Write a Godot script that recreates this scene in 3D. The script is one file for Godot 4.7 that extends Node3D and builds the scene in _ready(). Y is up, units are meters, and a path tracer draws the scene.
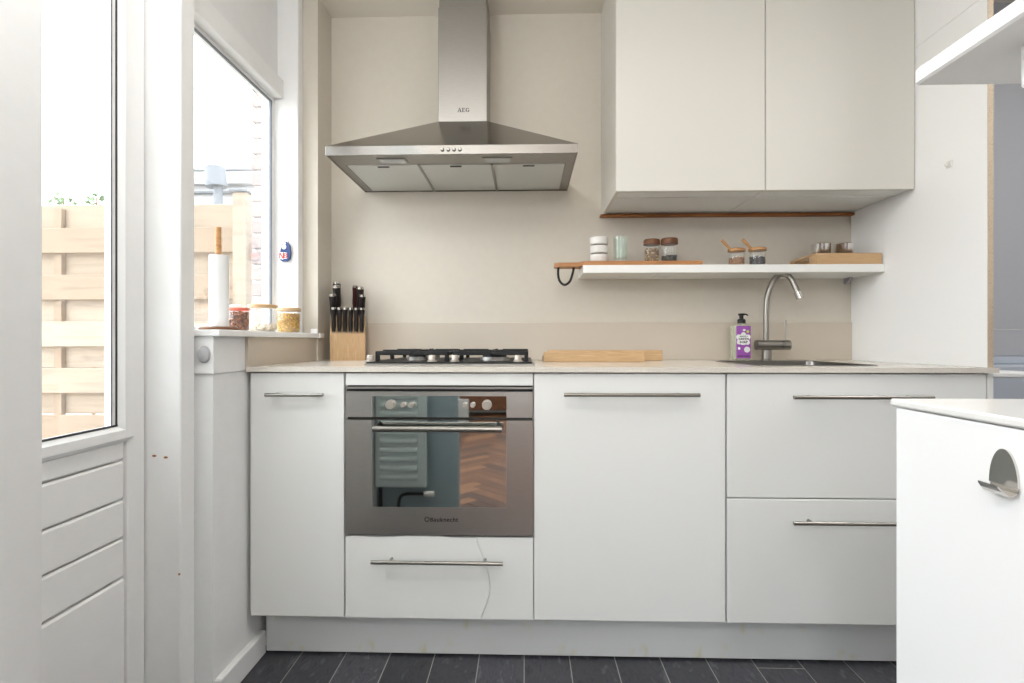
extends Node3D
# Axes: x to the right, y up, z towards the camera. Most builders take "d", the distance in front of the camera plane: z = -d.

var taken := {}
var M := {}
var rng := RandomNumberGenerator.new()

# ---------------------------------------------------------------- helpers
func V(x: float, y: float, d: float) -> Vector3:
	return Vector3(x, y, -d)

func mb() -> SurfaceTool:
	var st := SurfaceTool.new()
	st.begin(Mesh.PRIMITIVE_TRIANGLES)
	return st

func tri(st: SurfaceTool, a: Vector3, b: Vector3, c: Vector3, n: Vector3) -> void:
	var g := (c - a).cross(b - a)
	if g.dot(n) < 0.0:
		var t := b
		b = c
		c = t
		g = -g
	g = g.normalized()
	for p in [a, b, c]:
		st.set_normal(g)
		st.add_vertex(p)

func quad(st: SurfaceTool, a: Vector3, b: Vector3, c: Vector3, d: Vector3, n: Vector3) -> void:
	tri(st, a, b, c, n)
	tri(st, a, c, d, n)

func squad(st: SurfaceTool, p: Array, n: Array) -> void:
	# a quad with a normal at each corner
	for t in [[0, 1, 2], [0, 2, 3]]:
		var a: Vector3 = p[t[0]]
		var b: Vector3 = p[t[1]]
		var c: Vector3 = p[t[2]]
		var g := (c - a).cross(b - a)
		var o := [t[0], t[1], t[2]]
		if g.dot(n[t[0]] + n[t[1]] + n[t[2]]) < 0.0:
			o = [t[0], t[2], t[1]]
		for k in o:
			st.set_normal(n[k])
			st.add_vertex(p[k])

# box with chamfered edges, in x, y, d
func bx(st: SurfaceTool, x0: float, x1: float, y0: float, y1: float, d0: float, d1: float, b := 0.0015) -> void:
	abox(st, Vector3(x0, y0, -d1), Vector3(x1, y1, -d0), b, Transform3D())

func abox(st: SurfaceTool, lo: Vector3, hi: Vector3, b: float, tf: Transform3D) -> void:
	var c := (lo + hi) * 0.5
	var h := (hi - lo) * 0.5
	b = minf(b, minf(h.x, minf(h.y, h.z)) * 0.49)
	var ax := [Vector3.RIGHT, Vector3.UP, Vector3.BACK]
	for i in 3:
		var j := (i + 1) % 3
		var k := (i + 2) % 3
		for s in [-1.0, 1.0]:
			var q := []
			for m in [[-1, -1], [1, -1], [1, 1], [-1, 1]]:
				q.append(tf * (c + ax[i] * s * h[i] + ax[j] * m[0] * (h[j] - b) + ax[k] * m[1] * (h[k] - b)))
			quad(st, q[0], q[1], q[2], q[3], tf.basis * (ax[i] * s))
	if b <= 0.0:
		return
	for i in 3:
		var j := (i + 1) % 3
		var k := (i + 2) % 3
		for s in [-1.0, 1.0]:
			for t in [-1.0, 1.0]:
				var q := []
				for e in [-1.0, 1.0]:
					q.append(tf * (c + ax[i] * e * (h[i] - b) + ax[j] * s * h[j] + ax[k] * t * (h[k] - b)))
				for e in [1.0, -1.0]:
					q.append(tf * (c + ax[i] * e * (h[i] - b) + ax[j] * s * (h[j] - b) + ax[k] * t * h[k]))
				quad(st, q[0], q[1], q[2], q[3], tf.basis * (ax[j] * s + ax[k] * t))
	for sx in [-1.0, 1.0]:
		for sy in [-1.0, 1.0]:
			for sz in [-1.0, 1.0]:
				var s := Vector3(sx, sy, sz)
				tri(st, tf * (c + Vector3(sx * h.x, sy * (h.y - b), sz * (h.z - b))), tf * (c + Vector3(sx * (h.x - b), sy * h.y, sz * (h.z - b))), tf * (c + Vector3(sx * (h.x - b), sy * (h.y - b), sz * h.z)), tf.basis * s)

# round bar / cone between two points, with caps
func rod(st: SurfaceTool, a: Vector3, b: Vector3, r0: float, r1 := -1.0, n := 20, caps := true) -> void:
	if r1 < 0.0:
		r1 = r0
	var ax := (b - a).normalized()
	var u := ax.cross(Vector3.UP if absf(ax.y) < 0.9 else Vector3.RIGHT).normalized()
	var w := ax.cross(u)
	for i in n:
		var p := TAU * i / n
		var q := TAU * (i + 1) / n
		var e := u * cos(p) + w * sin(p)
		var f := u * cos(q) + w * sin(q)
		squad(st, [a + e * r0, a + f * r0, b + f * r1, b + e * r1], [e, f, f, e])
		if caps:
			tri(st, a, a + e * r0, a + f * r0, -ax)
			tri(st, b, b + e * r1, b + f * r1, ax)

# surface of revolution about a vertical axis; profile of Vector2(radius, height), sharp wherever a point is doubled
func lathe(st: SurfaceTool, at: Vector3, prof: Array, n := 32, squash := Vector2.ONE) -> void:
	for k in prof.size() - 1:
		var a: Vector2 = prof[k]
		var b: Vector2 = prof[k + 1]
		if a.is_equal_approx(b):
			continue
		var t := (b - a).normalized()
		var nn := Vector2(t.y, -t.x)
		var na := nn
		var nb := nn
		if k > 0 and not prof[k - 1].is_equal_approx(a):
			var tp: Vector2 = (a - prof[k - 1]).normalized()
			if tp.dot(t) > 0.75:
				na = (nn + Vector2(tp.y, -tp.x)).normalized()
		if k + 2 < prof.size() and not prof[k + 2].is_equal_approx(b):
			var tn: Vector2 = (prof[k + 2] - b).normalized()
			if tn.dot(t) > 0.75:
				nb = (nn + Vector2(tn.y, -tn.x)).normalized()
		for i in n:
			var p := TAU * i / n
			var q := TAU * (i + 1) / n
			var e := Vector3(cos(p) * squash.x, 0, sin(p) * squash.y)
			var f := Vector3(cos(q) * squash.x, 0, sin(q) * squash.y)
			squad(st, [at + e * a.x + Vector3.UP * a.y, at + f * a.x + Vector3.UP * a.y, at + f * b.x + Vector3.UP * b.y, at + e * b.x + Vector3.UP * b.y],
				[(e * na.x + Vector3.UP * na.y).normalized(), (f * na.x + Vector3.UP * na.y).normalized(), (f * nb.x + Vector3.UP * nb.y).normalized(), (e * nb.x + Vector3.UP * nb.y).normalized()])

# tube along points
func tube(st: SurfaceTool, pts: Array, r: float, n := 16, caps := true, flat := 1.0) -> void:
	var rings := []
	var norms := []
	var t0: Vector3 = (pts[1] - pts[0]).normalized()
	var u := t0.cross(Vector3.UP if absf(t0.y) < 0.9 else Vector3.BACK).normalized()
	for i in pts.size():
		var t: Vector3 = (pts[mini(i + 1, pts.size() - 1)] - pts[maxi(i - 1, 0)]).normalized()
		u = (u - t * u.dot(t)).normalized()
		var w := t.cross(u)
		var ring := []
		var nr := []
		for k in n:
			var a := TAU * k / n
			ring.append(pts[i] + u * cos(a) * r + w * sin(a) * r * flat)
			nr.append((u * cos(a) + w * sin(a)).normalized())
		rings.append(ring)
		norms.append(nr)
	for i in pts.size() - 1:
		for k in n:
			var m := (k + 1) % n
			squad(st, [rings[i][k], rings[i][m], rings[i + 1][m], rings[i + 1][k]], [norms[i][k], norms[i][m], norms[i + 1][m], norms[i + 1][k]])
	if caps:
		for k in n:
			var m := (k + 1) % n
			tri(st, pts[0], rings[0][k], rings[0][m], pts[0] - pts[1])
			tri(st, pts[-1], rings[-1][k], rings[-1][m], pts[-1] - pts[-2])

func curve(ctrl: Array, steps := 8) -> Array:
	# Catmull-Rom through the points
	var out := []
	for i in ctrl.size() - 1:
		var p0: Vector3 = ctrl[maxi(i - 1, 0)]
		var p1: Vector3 = ctrl[i]
		var p2: Vector3 = ctrl[i + 1]
		var p3: Vector3 = ctrl[mini(i + 2, ctrl.size() - 1)]
		for k in steps:
			out.append(p1.cubic_interpolate(p2, p0, p3, float(k) / steps))
	out.append(ctrl[-1])
	return out

# polygon (x, y) extruded from d0 (front) to d1
func prism(st: SurfaceTool, poly: PackedVector2Array, d0: float, d1: float) -> void:
	var idx := Geometry2D.triangulate_polygon(poly)
	for i in range(0, idx.size(), 3):
		var a := poly[idx[i]]
		var b := poly[idx[i + 1]]
		var c := poly[idx[i + 2]]
		tri(st, V(a.x, a.y, d0), V(b.x, b.y, d0), V(c.x, c.y, d0), Vector3.BACK)
		tri(st, V(a.x, a.y, d1), V(b.x, b.y, d1), V(c.x, c.y, d1), Vector3.FORWARD)
	var cw := Geometry2D.is_polygon_clockwise(poly)
	for i in poly.size():
		var a := poly[i]
		var b := poly[(i + 1) % poly.size()]
		var e := (b - a)
		var n := Vector2(e.y, -e.x) * (-1.0 if cw else 1.0)
		quad(st, V(a.x, a.y, d0), V(b.x, b.y, d0), V(b.x, b.y, d1), V(a.x, a.y, d1), Vector3(n.x, n.y, 0))

# polygon (d, y) extruded from x0 to x1
func prism_x(st: SurfaceTool, poly: PackedVector2Array, x0: float, x1: float) -> void:
	var idx := Geometry2D.triangulate_polygon(poly)
	for i in range(0, idx.size(), 3):
		var a := poly[idx[i]]
		var b := poly[idx[i + 1]]
		var c := poly[idx[i + 2]]
		tri(st, V(x0, a.y, a.x), V(x0, b.y, b.x), V(x0, c.y, c.x), Vector3.LEFT)
		tri(st, V(x1, a.y, a.x), V(x1, b.y, b.x), V(x1, c.y, c.x), Vector3.RIGHT)
	var cw := Geometry2D.is_polygon_clockwise(poly)
	for i in poly.size():
		var a := poly[i]
		var b := poly[(i + 1) % poly.size()]
		var e := (b - a)
		var n := Vector2(e.y, -e.x) * (-1.0 if cw else 1.0)
		quad(st, V(x0, a.y, a.x), V(x0, b.y, b.x), V(x1, b.y, b.x), V(x1, a.y, a.x), Vector3(0, n.y, -n.x))

func ring_poly(cx: float, cy: float, rx: float, ry: float, n := 32) -> PackedVector2Array:
	var p := PackedVector2Array()
	for i in n:
		p.append(Vector2(cx + rx * cos(TAU * i / n), cy + ry * sin(TAU * i / n)))
	return p

func numbered(called: String) -> String:
	taken[called] = taken.get(called, -1) + 1
	return called if taken[called] == 0 else "%s_%03d" % [called, taken[called]]

func build(called: String, st: SurfaceTool, m: Material, parent: Node3D = self) -> MeshInstance3D:
	var o := MeshInstance3D.new()
	o.mesh = st.commit()
	o.material_override = m
	o.cast_shadow = GeometryInstance3D.SHADOW_CASTING_SETTING_DOUBLE_SIDED
	o.name = numbered(called) if parent == self else called
	parent.add_child(o, true)
	if parent != self and not (parent is MeshInstance3D):
		o.position = -parent.position
	return o

func thing(called: String, at: Vector3, label: String, category: String, group := "") -> Node3D:
	var o := Node3D.new()
	o.name = numbered(called)
	add_child(o, true)
	o.position = at
	tag(o, label, category, group)
	return o

func tag(o: Node3D, label: String, category: String, group := "") -> Node3D:
	o.set_meta("label", label)
	o.set_meta("category", category)
	if group:
		o.set_meta("group", group)
	return o

func struct(called: String, st: SurfaceTool, m: Material) -> MeshInstance3D:
	var o := build(called, st, m)
	o.set_meta("kind", "structure")
	return o

func solid(called: String, b: Array, m: Material, parent: Node3D = self, bevel := 0.0015) -> MeshInstance3D:
	var st := mb()
	bx(st, b[0], b[1], b[2], b[3], b[4], b[5], bevel)
	return build(called, st, m, parent)

func wall(called: String, b: Array, m: Material, bevel := 0.001) -> MeshInstance3D:
	var o := solid(called, b, m, self, bevel)
	o.set_meta("kind", "structure")
	return o

func text(called: String, words: String, at: Vector3, height: float, m: Material, parent: Node3D, bold := false, serif := false) -> MeshInstance3D:
	var f := SystemFont.new()
	f.font_names = PackedStringArray(["Droid Serif" if serif else "Droid Sans"])
	if bold:
		f.font_weight = 700
	var t := TextMesh.new()
	t.text = words
	t.font = f
	t.font_size = 64
	t.pixel_size = height / 46.0
	t.depth = 0.0006
	t.curve_step = 2.0
	var o := MeshInstance3D.new()
	o.mesh = t
	o.material_override = m
	o.name = called
	parent.add_child(o, true)
	o.position = at - (Vector3.ZERO if parent is MeshInstance3D or parent == self else parent.position)
	return o

# ---------------------------------------------------------------- materials
func mat(c: Color, rough := 0.5, metal := 0.0) -> StandardMaterial3D:
	var m := StandardMaterial3D.new()
	m.albedo_color = c
	m.roughness = rough
	m.metallic = metal
	return m

func noise_tex(stretch: Vector2, ramp: Array, freq := 0.02, seed_ := 1, size := 512, octaves := 4) -> ImageTexture:
	var nz := FastNoiseLite.new()
	nz.seed = seed_
	nz.noise_type = FastNoiseLite.TYPE_SIMPLEX_SMOOTH
	nz.frequency = freq
	nz.fractal_octaves = octaves
	var img := Image.create(size, size, false, Image.FORMAT_RGB8)
	# torus sampling makes the picture repeat without a seam
	for y in size:
		for x in size:
			var fx := float(x) / size
			var fy := float(y) / size
			var bl := smoothstep(0.8, 1.0, fx)
			var bm := smoothstep(0.8, 1.0, fy)
			var a := nz.get_noise_2d(x * stretch.x, y * stretch.y)
			if bl > 0.0:
				a = lerpf(a, nz.get_noise_2d((x - size) * stretch.x, y * stretch.y), bl)
			if bm > 0.0:
				var b := nz.get_noise_2d(x * stretch.x, (y - size) * stretch.y)
				if bl > 0.0:
					b = lerpf(b, nz.get_noise_2d((x - size) * stretch.x, (y - size) * stretch.y), bl)
				a = lerpf(a, b, bm)
			var t := clampf(a * 0.9 + 0.5, 0.0, 1.0) * (ramp.size() - 1)
			var i := mini(int(t), ramp.size() - 2)
			img.set_pixel(x, y, (ramp[i] as Color).lerp(ramp[i + 1], t - i))
	img.generate_mipmaps()
	return ImageTexture.create_from_image(img)

func textured(tex: Texture2D, scale: Vector3, rough := 0.5, metal := 0.0, tint := Color.WHITE, world := false) -> StandardMaterial3D:
	var m := mat(tint, rough, metal)
	m.albedo_texture = tex
	m.uv1_triplanar = true
	m.uv1_world_triplanar = world
	m.uv1_scale = scale
	return m

func clear_glass(c: Color, alpha: float) -> StandardMaterial3D:
	var m := mat(Color(c.r, c.g, c.b, alpha), 0.02)
	m.transparency = BaseMaterial3D.TRANSPARENCY_ALPHA
	m.cull_mode = BaseMaterial3D.CULL_DISABLED
	return m

func make_materials() -> void:
	M.gloss_white = mat(Color(0.92, 0.92, 0.908), 0.3)
	M.gloss_white.metallic_specular = 0.3
	M.cream_white = mat(Color(0.845, 0.833, 0.803), 0.32)
	M.cream_white.metallic_specular = 0.3
	M.satin_white = mat(Color(0.955, 0.955, 0.95), 0.45)
	M.paint_white = textured(noise_tex(Vector2(1, 1), [Color(0.945, 0.943, 0.936), Color(0.953, 0.951, 0.944)], 0.03, 4, 256), Vector3.ONE * 1.7, 0.5)
	M.cool_wall = textured(noise_tex(Vector2(1, 1), [Color(0.93, 0.928, 0.924), Color(0.938, 0.936, 0.932)], 0.04, 5, 256), Vector3.ONE * 1.5, 0.75)
	M.cream_wall = textured(noise_tex(Vector2(1, 1), [Color(0.81, 0.78, 0.728), Color(0.818, 0.788, 0.736)], 0.05, 6, 256), Vector3.ONE * 1.5, 0.7)
	M.ceiling_paint = mat(Color(0.9, 0.875, 0.83), 0.8)
	M.splash = mat(Color(0.775, 0.73, 0.67), 0.35)
	M.carcass = mat(Color(0.88, 0.875, 0.86), 0.5)
	M.white_board = mat(Color(0.9, 0.9, 0.885), 0.4)
	M.worktop = textured(noise_tex(Vector2(1, 1), [Color(0.83, 0.8, 0.755), Color(0.855, 0.83, 0.79), Color(0.865, 0.84, 0.8)], 0.15, 7, 256), Vector3.ONE * 3.0, 0.16)
	M.island_top = mat(Color(0.93, 0.925, 0.91), 0.2)
	M.grey_wall = mat(Color(0.69, 0.69, 0.7), 0.7)
	M.blue_grey = mat(Color(0.72, 0.745, 0.78), 0.5)
	M.steel = textured(noise_tex(Vector2(0.12, 3.0), [Color(0.625, 0.612, 0.595), Color(0.65, 0.637, 0.62)], 0.12, 8, 256), Vector3.ONE * 5.0, 0.4, 1.0)
	M.oven_steel = M.steel.duplicate()
	M.oven_steel.albedo_color = Color(1.12, 1.12, 1.12)
	M.oven_steel.roughness = 0.34
	M.sink_steel = mat(Color(0.5, 0.49, 0.475), 0.28, 1.0)
	M.cup_steel = mat(Color(0.92, 0.915, 0.91), 0.2, 1.0)
	M.steel_smooth = M.steel.duplicate()
	M.steel_smooth.roughness = 0.2
	M.steel_bar = mat(Color(0.6, 0.585, 0.56), 0.3, 1.0)
	M.chrome = mat(Color(0.84, 0.83, 0.815), 0.18, 1.0)
	M.dark_steel = mat(Color(0.3, 0.29, 0.28), 0.4, 0.9)
	M.filter = textured(noise_tex(Vector2(1, 1), [Color(0.78, 0.785, 0.775), Color(0.85, 0.855, 0.84)], 0.25, 9, 256), Vector3.ONE * 5.0, 0.45, 0.5)
	M.black = mat(Color(0.05, 0.05, 0.055), 0.45)
	M.cast_iron = mat(Color(0.06, 0.065, 0.07), 0.55)
	M.black_gloss = mat(Color(0.03, 0.03, 0.035), 0.12)
	M.oven_glass = mat(Color(0.8, 0.82, 0.82), 0.03, 1.0)
	var oak := [Color(0.62, 0.42, 0.24), Color(0.74, 0.54, 0.34), Color(0.8, 0.61, 0.41), Color(0.72, 0.51, 0.31)]
	M.oak = textured(noise_tex(Vector2(0.12, 2.2), oak, 0.03, 10, 256), Vector3.ONE * 2.6, 0.5)
	var bam := [Color(0.7, 0.555, 0.4), Color(0.78, 0.645, 0.48), Color(0.75, 0.61, 0.445), Color(0.82, 0.695, 0.54)]
	M.bamboo = textured(noise_tex(Vector2(0.1, 2.0), bam, 0.05, 11, 256), Vector3.ONE * 3.0, 0.45)
	M.bamboo_upright = textured(noise_tex(Vector2(2.0, 0.1), bam, 0.05, 11, 256), Vector3.ONE * 3.0, 0.45)
	M.board = textured(noise_tex(Vector2(0.1, 2.0), [Color(0.62, 0.42, 0.24), Color(0.71, 0.5, 0.31), Color(0.66, 0.45, 0.27)], 0.05, 12, 256), Vector3.ONE * 2.4, 0.5)
	M.walnut = textured(noise_tex(Vector2(0.2, 2.0), [Color(0.36, 0.22, 0.13), Color(0.5, 0.32, 0.19)], 0.05, 13, 128), Vector3.ONE * 6.0, 0.5)
	M.strip = textured(noise_tex(Vector2(0.1, 2.0), [Color(0.5, 0.29, 0.11), Color(0.64, 0.4, 0.18)], 0.05, 14, 128), Vector3.ONE * 3.0, 0.5)
	M.chipboard = textured(noise_tex(Vector2(1, 1), [Color(0.66, 0.58, 0.49), Color(0.79, 0.72, 0.63), Color(0.73, 0.655, 0.56)], 0.2, 15, 128), Vector3.ONE * 6.0, 0.8)
	M.planks = []
	for i in 4:
		var k := 1.3 + 0.12 * i
		var a := [Color(0.13, 0.13, 0.14) * k, Color(0.19, 0.19, 0.205) * k, Color(0.16, 0.16, 0.172) * k, Color(0.25, 0.25, 0.265) * k]
		M.planks.append(textured(noise_tex(Vector2(1.6, 0.5), a, 0.03, 20 + i, 256), Vector3.ONE * 2.3, 0.32))
	M.grout = mat(Color(0.66, 0.65, 0.63), 0.8)
	M.herring = []
	for i in 5:
		var c: Color = [Color(0.42, 0.26, 0.14), Color(0.5, 0.32, 0.18), Color(0.34, 0.2, 0.1), Color(0.57, 0.38, 0.23), Color(0.45, 0.28, 0.15)][i]
		M.herring.append(textured(noise_tex(Vector2(0.2, 2.0), [c * 0.88, c * 1.1], 0.05, 30 + i, 128), Vector3.ONE * 3.0, 0.6))
	M.fence = []
	for i in 3:
		var c: Color = [Color(0.61, 0.54, 0.465), Color(0.64, 0.575, 0.505), Color(0.57, 0.49, 0.41)][i]
		M.fence.append(textured(noise_tex(Vector2(0.1, 1.8), [c * 0.93, c * 1.05, c], 0.03, 40 + i, 256), Vector3.ONE * 1.2, 0.8))
	M.brick = []
	for i in 3:
		var c: Color = [Color(0.63, 0.56, 0.535), Color(0.59, 0.53, 0.515), Color(0.67, 0.6, 0.575)][i]
		M.brick.append(textured(noise_tex(Vector2(1, 1), [c * 0.85, c * 1.1], 0.1, 50 + i, 128), Vector3.ONE * 4.0, 0.9))
	M.mortar = mat(Color(0.72, 0.7, 0.68), 0.9)
	M.pane = clear_glass(Color(0.95, 0.98, 0.97), 0.06)
	M.jar_glass = clear_glass(Color(0.93, 0.97, 0.95), 0.06)
	M.green_glass = clear_glass(Color(0.6, 0.85, 0.74), 0.09)
	M.soap_glass = clear_glass(Color(0.85, 0.88, 0.78), 0.35)
	M.rubber = mat(Color(0.22, 0.22, 0.23), 0.7)
	M.paper = mat(Color(0.95, 0.95, 0.945), 0.9)
	M.ceramic = mat(Color(0.9, 0.89, 0.87), 0.25)
	M.purple = mat(Color(0.6, 0.33, 0.67), 0.4)
	M.label_white = mat(Color(0.93, 0.93, 0.92), 0.5)
	M.print_dark = mat(Color(0.13, 0.12, 0.14), 0.5)
	M.lime = mat(Color(0.72, 0.78, 0.25), 0.5)
	M.blue_tag = mat(Color(0.07, 0.2, 0.42), 0.4)
	M.red = mat(Color(0.8, 0.16, 0.14), 0.5)
	M.red_ring = mat(Color(0.88, 0.45, 0.37), 0.5)
	M.leather = mat(Color(0.07, 0.06, 0.055), 0.6)
	M.knife = mat(Color(0.1, 0.075, 0.07), 0.35)
	M.knife_red = mat(Color(0.22, 0.075, 0.06), 0.35)
	M.knob = mat(Color(0.74, 0.71, 0.67), 0.3, 0.6)
	M.radiator = mat(Color(0.8, 0.84, 0.83), 0.35)
	M.pale_roof = mat(Color(0.74, 0.74, 0.75), 0.8)
	M.roof_trim = mat(Color(0.42, 0.43, 0.45), 0.7)
	M.zinc = mat(Color(0.46, 0.475, 0.5), 0.6)
	M.leaf = mat(Color(0.46, 0.54, 0.4), 0.6)
	M.leaf.backlight_enabled = true
	M.leaf.backlight = Color(0.3, 0.4, 0.2)
	M.paving = mat(Color(0.6, 0.58, 0.55), 0.9)
	M.chip = mat(Color(0.62, 0.42, 0.26), 0.8)
	M.added_lamp_glow = mat(Color(0.95, 0.95, 0.95), 0.6)  # glow of the added lamps outside the view
	M.added_lamp_glow.emission_enabled = true
	M.added_lamp_glow.emission = Color(1.0, 0.96, 0.9)
	M.added_lamp_glow.emission_energy_multiplier = 1.5
	M.lens = mat(Color(0.75, 0.76, 0.76), 0.25)
	M.plinth = textured(noise_tex(Vector2(1.3, 0.9), [Color(0.92, 0.925, 0.92), Color(0.92, 0.925, 0.92), Color(0.92, 0.925, 0.92), Color(0.92, 0.925, 0.92), Color(0.92, 0.925, 0.92), Color(0.92, 0.925, 0.92), Color(0.92, 0.925, 0.92), Color(0.915, 0.91, 0.88), Color(0.89, 0.88, 0.8)], 0.012, 61, 512), Vector3.ONE * 1.1, 0.4)

# ---------------------------------------------------------------- scene
func _ready() -> void:
	rng.seed = 7
	# camera, sky, light, exposure
	var cam := Camera3D.new()
	cam.name = "camera"
	add_child(cam)
	cam.position = Vector3(0, 1.047, 0)
	cam.rotation.y = deg_to_rad(1.572)
	cam.fov = rad_to_deg(2.0 * atan(341.5 / 510.0))
	cam.near = 0.02
	cam.current = true
	var env := Environment.new()
	var sm := ProceduralSkyMaterial.new()
	sm.sky_top_color = Color(0.93, 0.97, 1.0)
	sm.sky_horizon_color = Color(1.0, 1.0, 1.0)
	sm.ground_bottom_color = Color(0.6, 0.6, 0.58)
	sm.ground_horizon_color = Color(0.8, 0.8, 0.8)
	sm.sky_energy_multiplier = 2.5
	sm.ground_energy_multiplier = 1.3
	var sky := Sky.new()
	sky.sky_material = sm
	env.background_mode = Environment.BG_SKY
	env.sky = sky
	env.tonemap_mode = Environment.TONE_MAPPER_LINEAR
	env.tonemap_exposure = 1.0
	env.sdfgi_enabled = true
	env.ssao_enabled = true
	env.ssil_enabled = true
	var we := WorldEnvironment.new()
	we.name = "world_environment"
	we.environment = env
	add_child(we)

	make_materials()
	added_ceiling_lamp(0.45, 0.75, 1.1, 0.9, 0.2, "kitchen")  # panels and globes here are added out of view to even the light
	added_ceiling_lamp(0.4, -2.0, 1.1, 0.9, 0.4, "living room")
	added_pendant(-0.15, -0.75, 2.05, 0.85, "in the living room by the passage")
	added_pendant(-0.5, 0.6, 2.2, 0.46, "in the kitchen beside the garden door")
	added_ceiling_lamp(2.0, 1.1, 0.4, 0.4, 1.3, "recess")  # added unseen lamp that brightens the recess beyond the end panel

	room_shell()
	left_side()
	base_units()
	oven()
	worktop_and_splash()
	upper_units()
	hood()
	right_side()
	hob()
	sink_and_tap()
	shelf_and_things()
	worktop_things()
	sill_things()
	outside()
	room_behind()

func added_ceiling_lamp(x: float, d: float, w: float, l: float, power: float, room: String) -> void:  # ceiling panel added outside the view as fill light
	var t := thing("added_ceiling_light", V(x, 2.5, d), "added unseen flat white light panel on the %s ceiling" % room, "light")
	solid("frame", [x - w / 2 - 0.02, x + w / 2 + 0.02, 2.465, 2.5, d - l / 2 - 0.02, d + l / 2 + 0.02], M.satin_white, t)
	solid("diffuser", [x - w / 2, x + w / 2, 2.46, 2.467, d - l / 2, d + l / 2], M.added_lamp_glow, t)
	var a := AreaLight3D.new()
	a.name = "added_panel_light"
	a.area_size = Vector2(w, l)
	a.light_energy = power
	a.light_color = Color(0.985, 0.992, 1.0)
	a.area_range = 12.0
	a.area_attenuation = 2.0
	a.shadow_enabled = true
	t.add_child(a)
	a.position = Vector3(0, -0.045, 0)
	a.rotation.x = -PI / 2

func added_pendant(x: float, d: float, y: float, power: float, where: String) -> void:  # globe lamp added outside the view to lift the upper walls
	var t := thing("added_pendant_lamp", V(x, y, d), "added unseen white opal globe lamp hanging %s" % where, "lamp", "added globe pendants")
	var st := mb()
	rod(st, V(x, y + 0.12, d), V(x, 2.485, d), 0.004, -1, 10)
	build("cable", st, M.black, t)
	st = mb()
	lathe(st, V(x, 2.48, d), [Vector2(0.05, 0.02), Vector2(0.05, 0.0), Vector2(0.045, -0.004), Vector2(0, -0.006)], 24)
	build("ceiling_rose", st, M.satin_white, t)
	st = mb()
	var prof := []
	for i in 17:
		var a := -PI / 2 + PI * i / 16.0
		prof.append(Vector2(0.13 * cos(a), 0.13 * sin(a)))
	lathe(st, V(x, y, d), prof, 32)
	build("globe", st, M.added_lamp_glow, t)
	var l := OmniLight3D.new()
	l.name = "added_globe_light"
	l.light_energy = power
	l.light_color = Color(0.985, 0.992, 1.0)
	l.omni_range = 12.0
	l.omni_attenuation = 2.0
	l.light_size = 0.12
	l.shadow_enabled = true
	t.add_child(l)

func room_shell() -> void:
	# floor: dark planks running away from the camera on a pale base that shows in the joints
	var base := wall("floor", [-1.0, 2.45, -0.06, -0.0012, 0.3, 2.45], M.grout)
	var variants := []
	for i in 4:
		var st := mb()
		abox(st, Vector3(-0.0732, -0.005, -0.62), Vector3(0.0732, 0.0, 0.62), 0.0005, Transform3D())
		variants.append(st.commit())
	var n := 0
	for c in 23:
		var x := -0.828 - 0.1495 + 0.1495 * c
		var start: float = [0.22, 0.88, 0.58, 1.12, 0.05][(c * 3) % 5] - 1.245
		if c == 12:
			start = 1.66 - 1.245
		var d := start
		while d < 2.3:
			var d0 := maxf(d, 0.33)
			var d1 := minf(d + 1.242, 2.26)
			if d1 - d0 > 0.03:
				var o := MeshInstance3D.new()
				o.mesh = variants[0]
				o.material_override = M.planks[rng.randi() % 4]
				o.name = "plank"
				base.add_child(o, true)
				o.position = V(x, rng.randf_range(-0.0004, 0.0004), (d0 + d1) / 2)
				o.scale = Vector3(1, 1, (d1 - d0) / 1.24 * 0.998)
				n += 1
			d += 1.245
	wall("wall_back", [-1.02, 3.0, -0.06, 2.6, 2.266, 2.466], M.cream_wall)
	wall("ceiling", [-1.12, 3.0, 2.5, 2.65, -4.45, 2.27], M.ceiling_paint)

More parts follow.
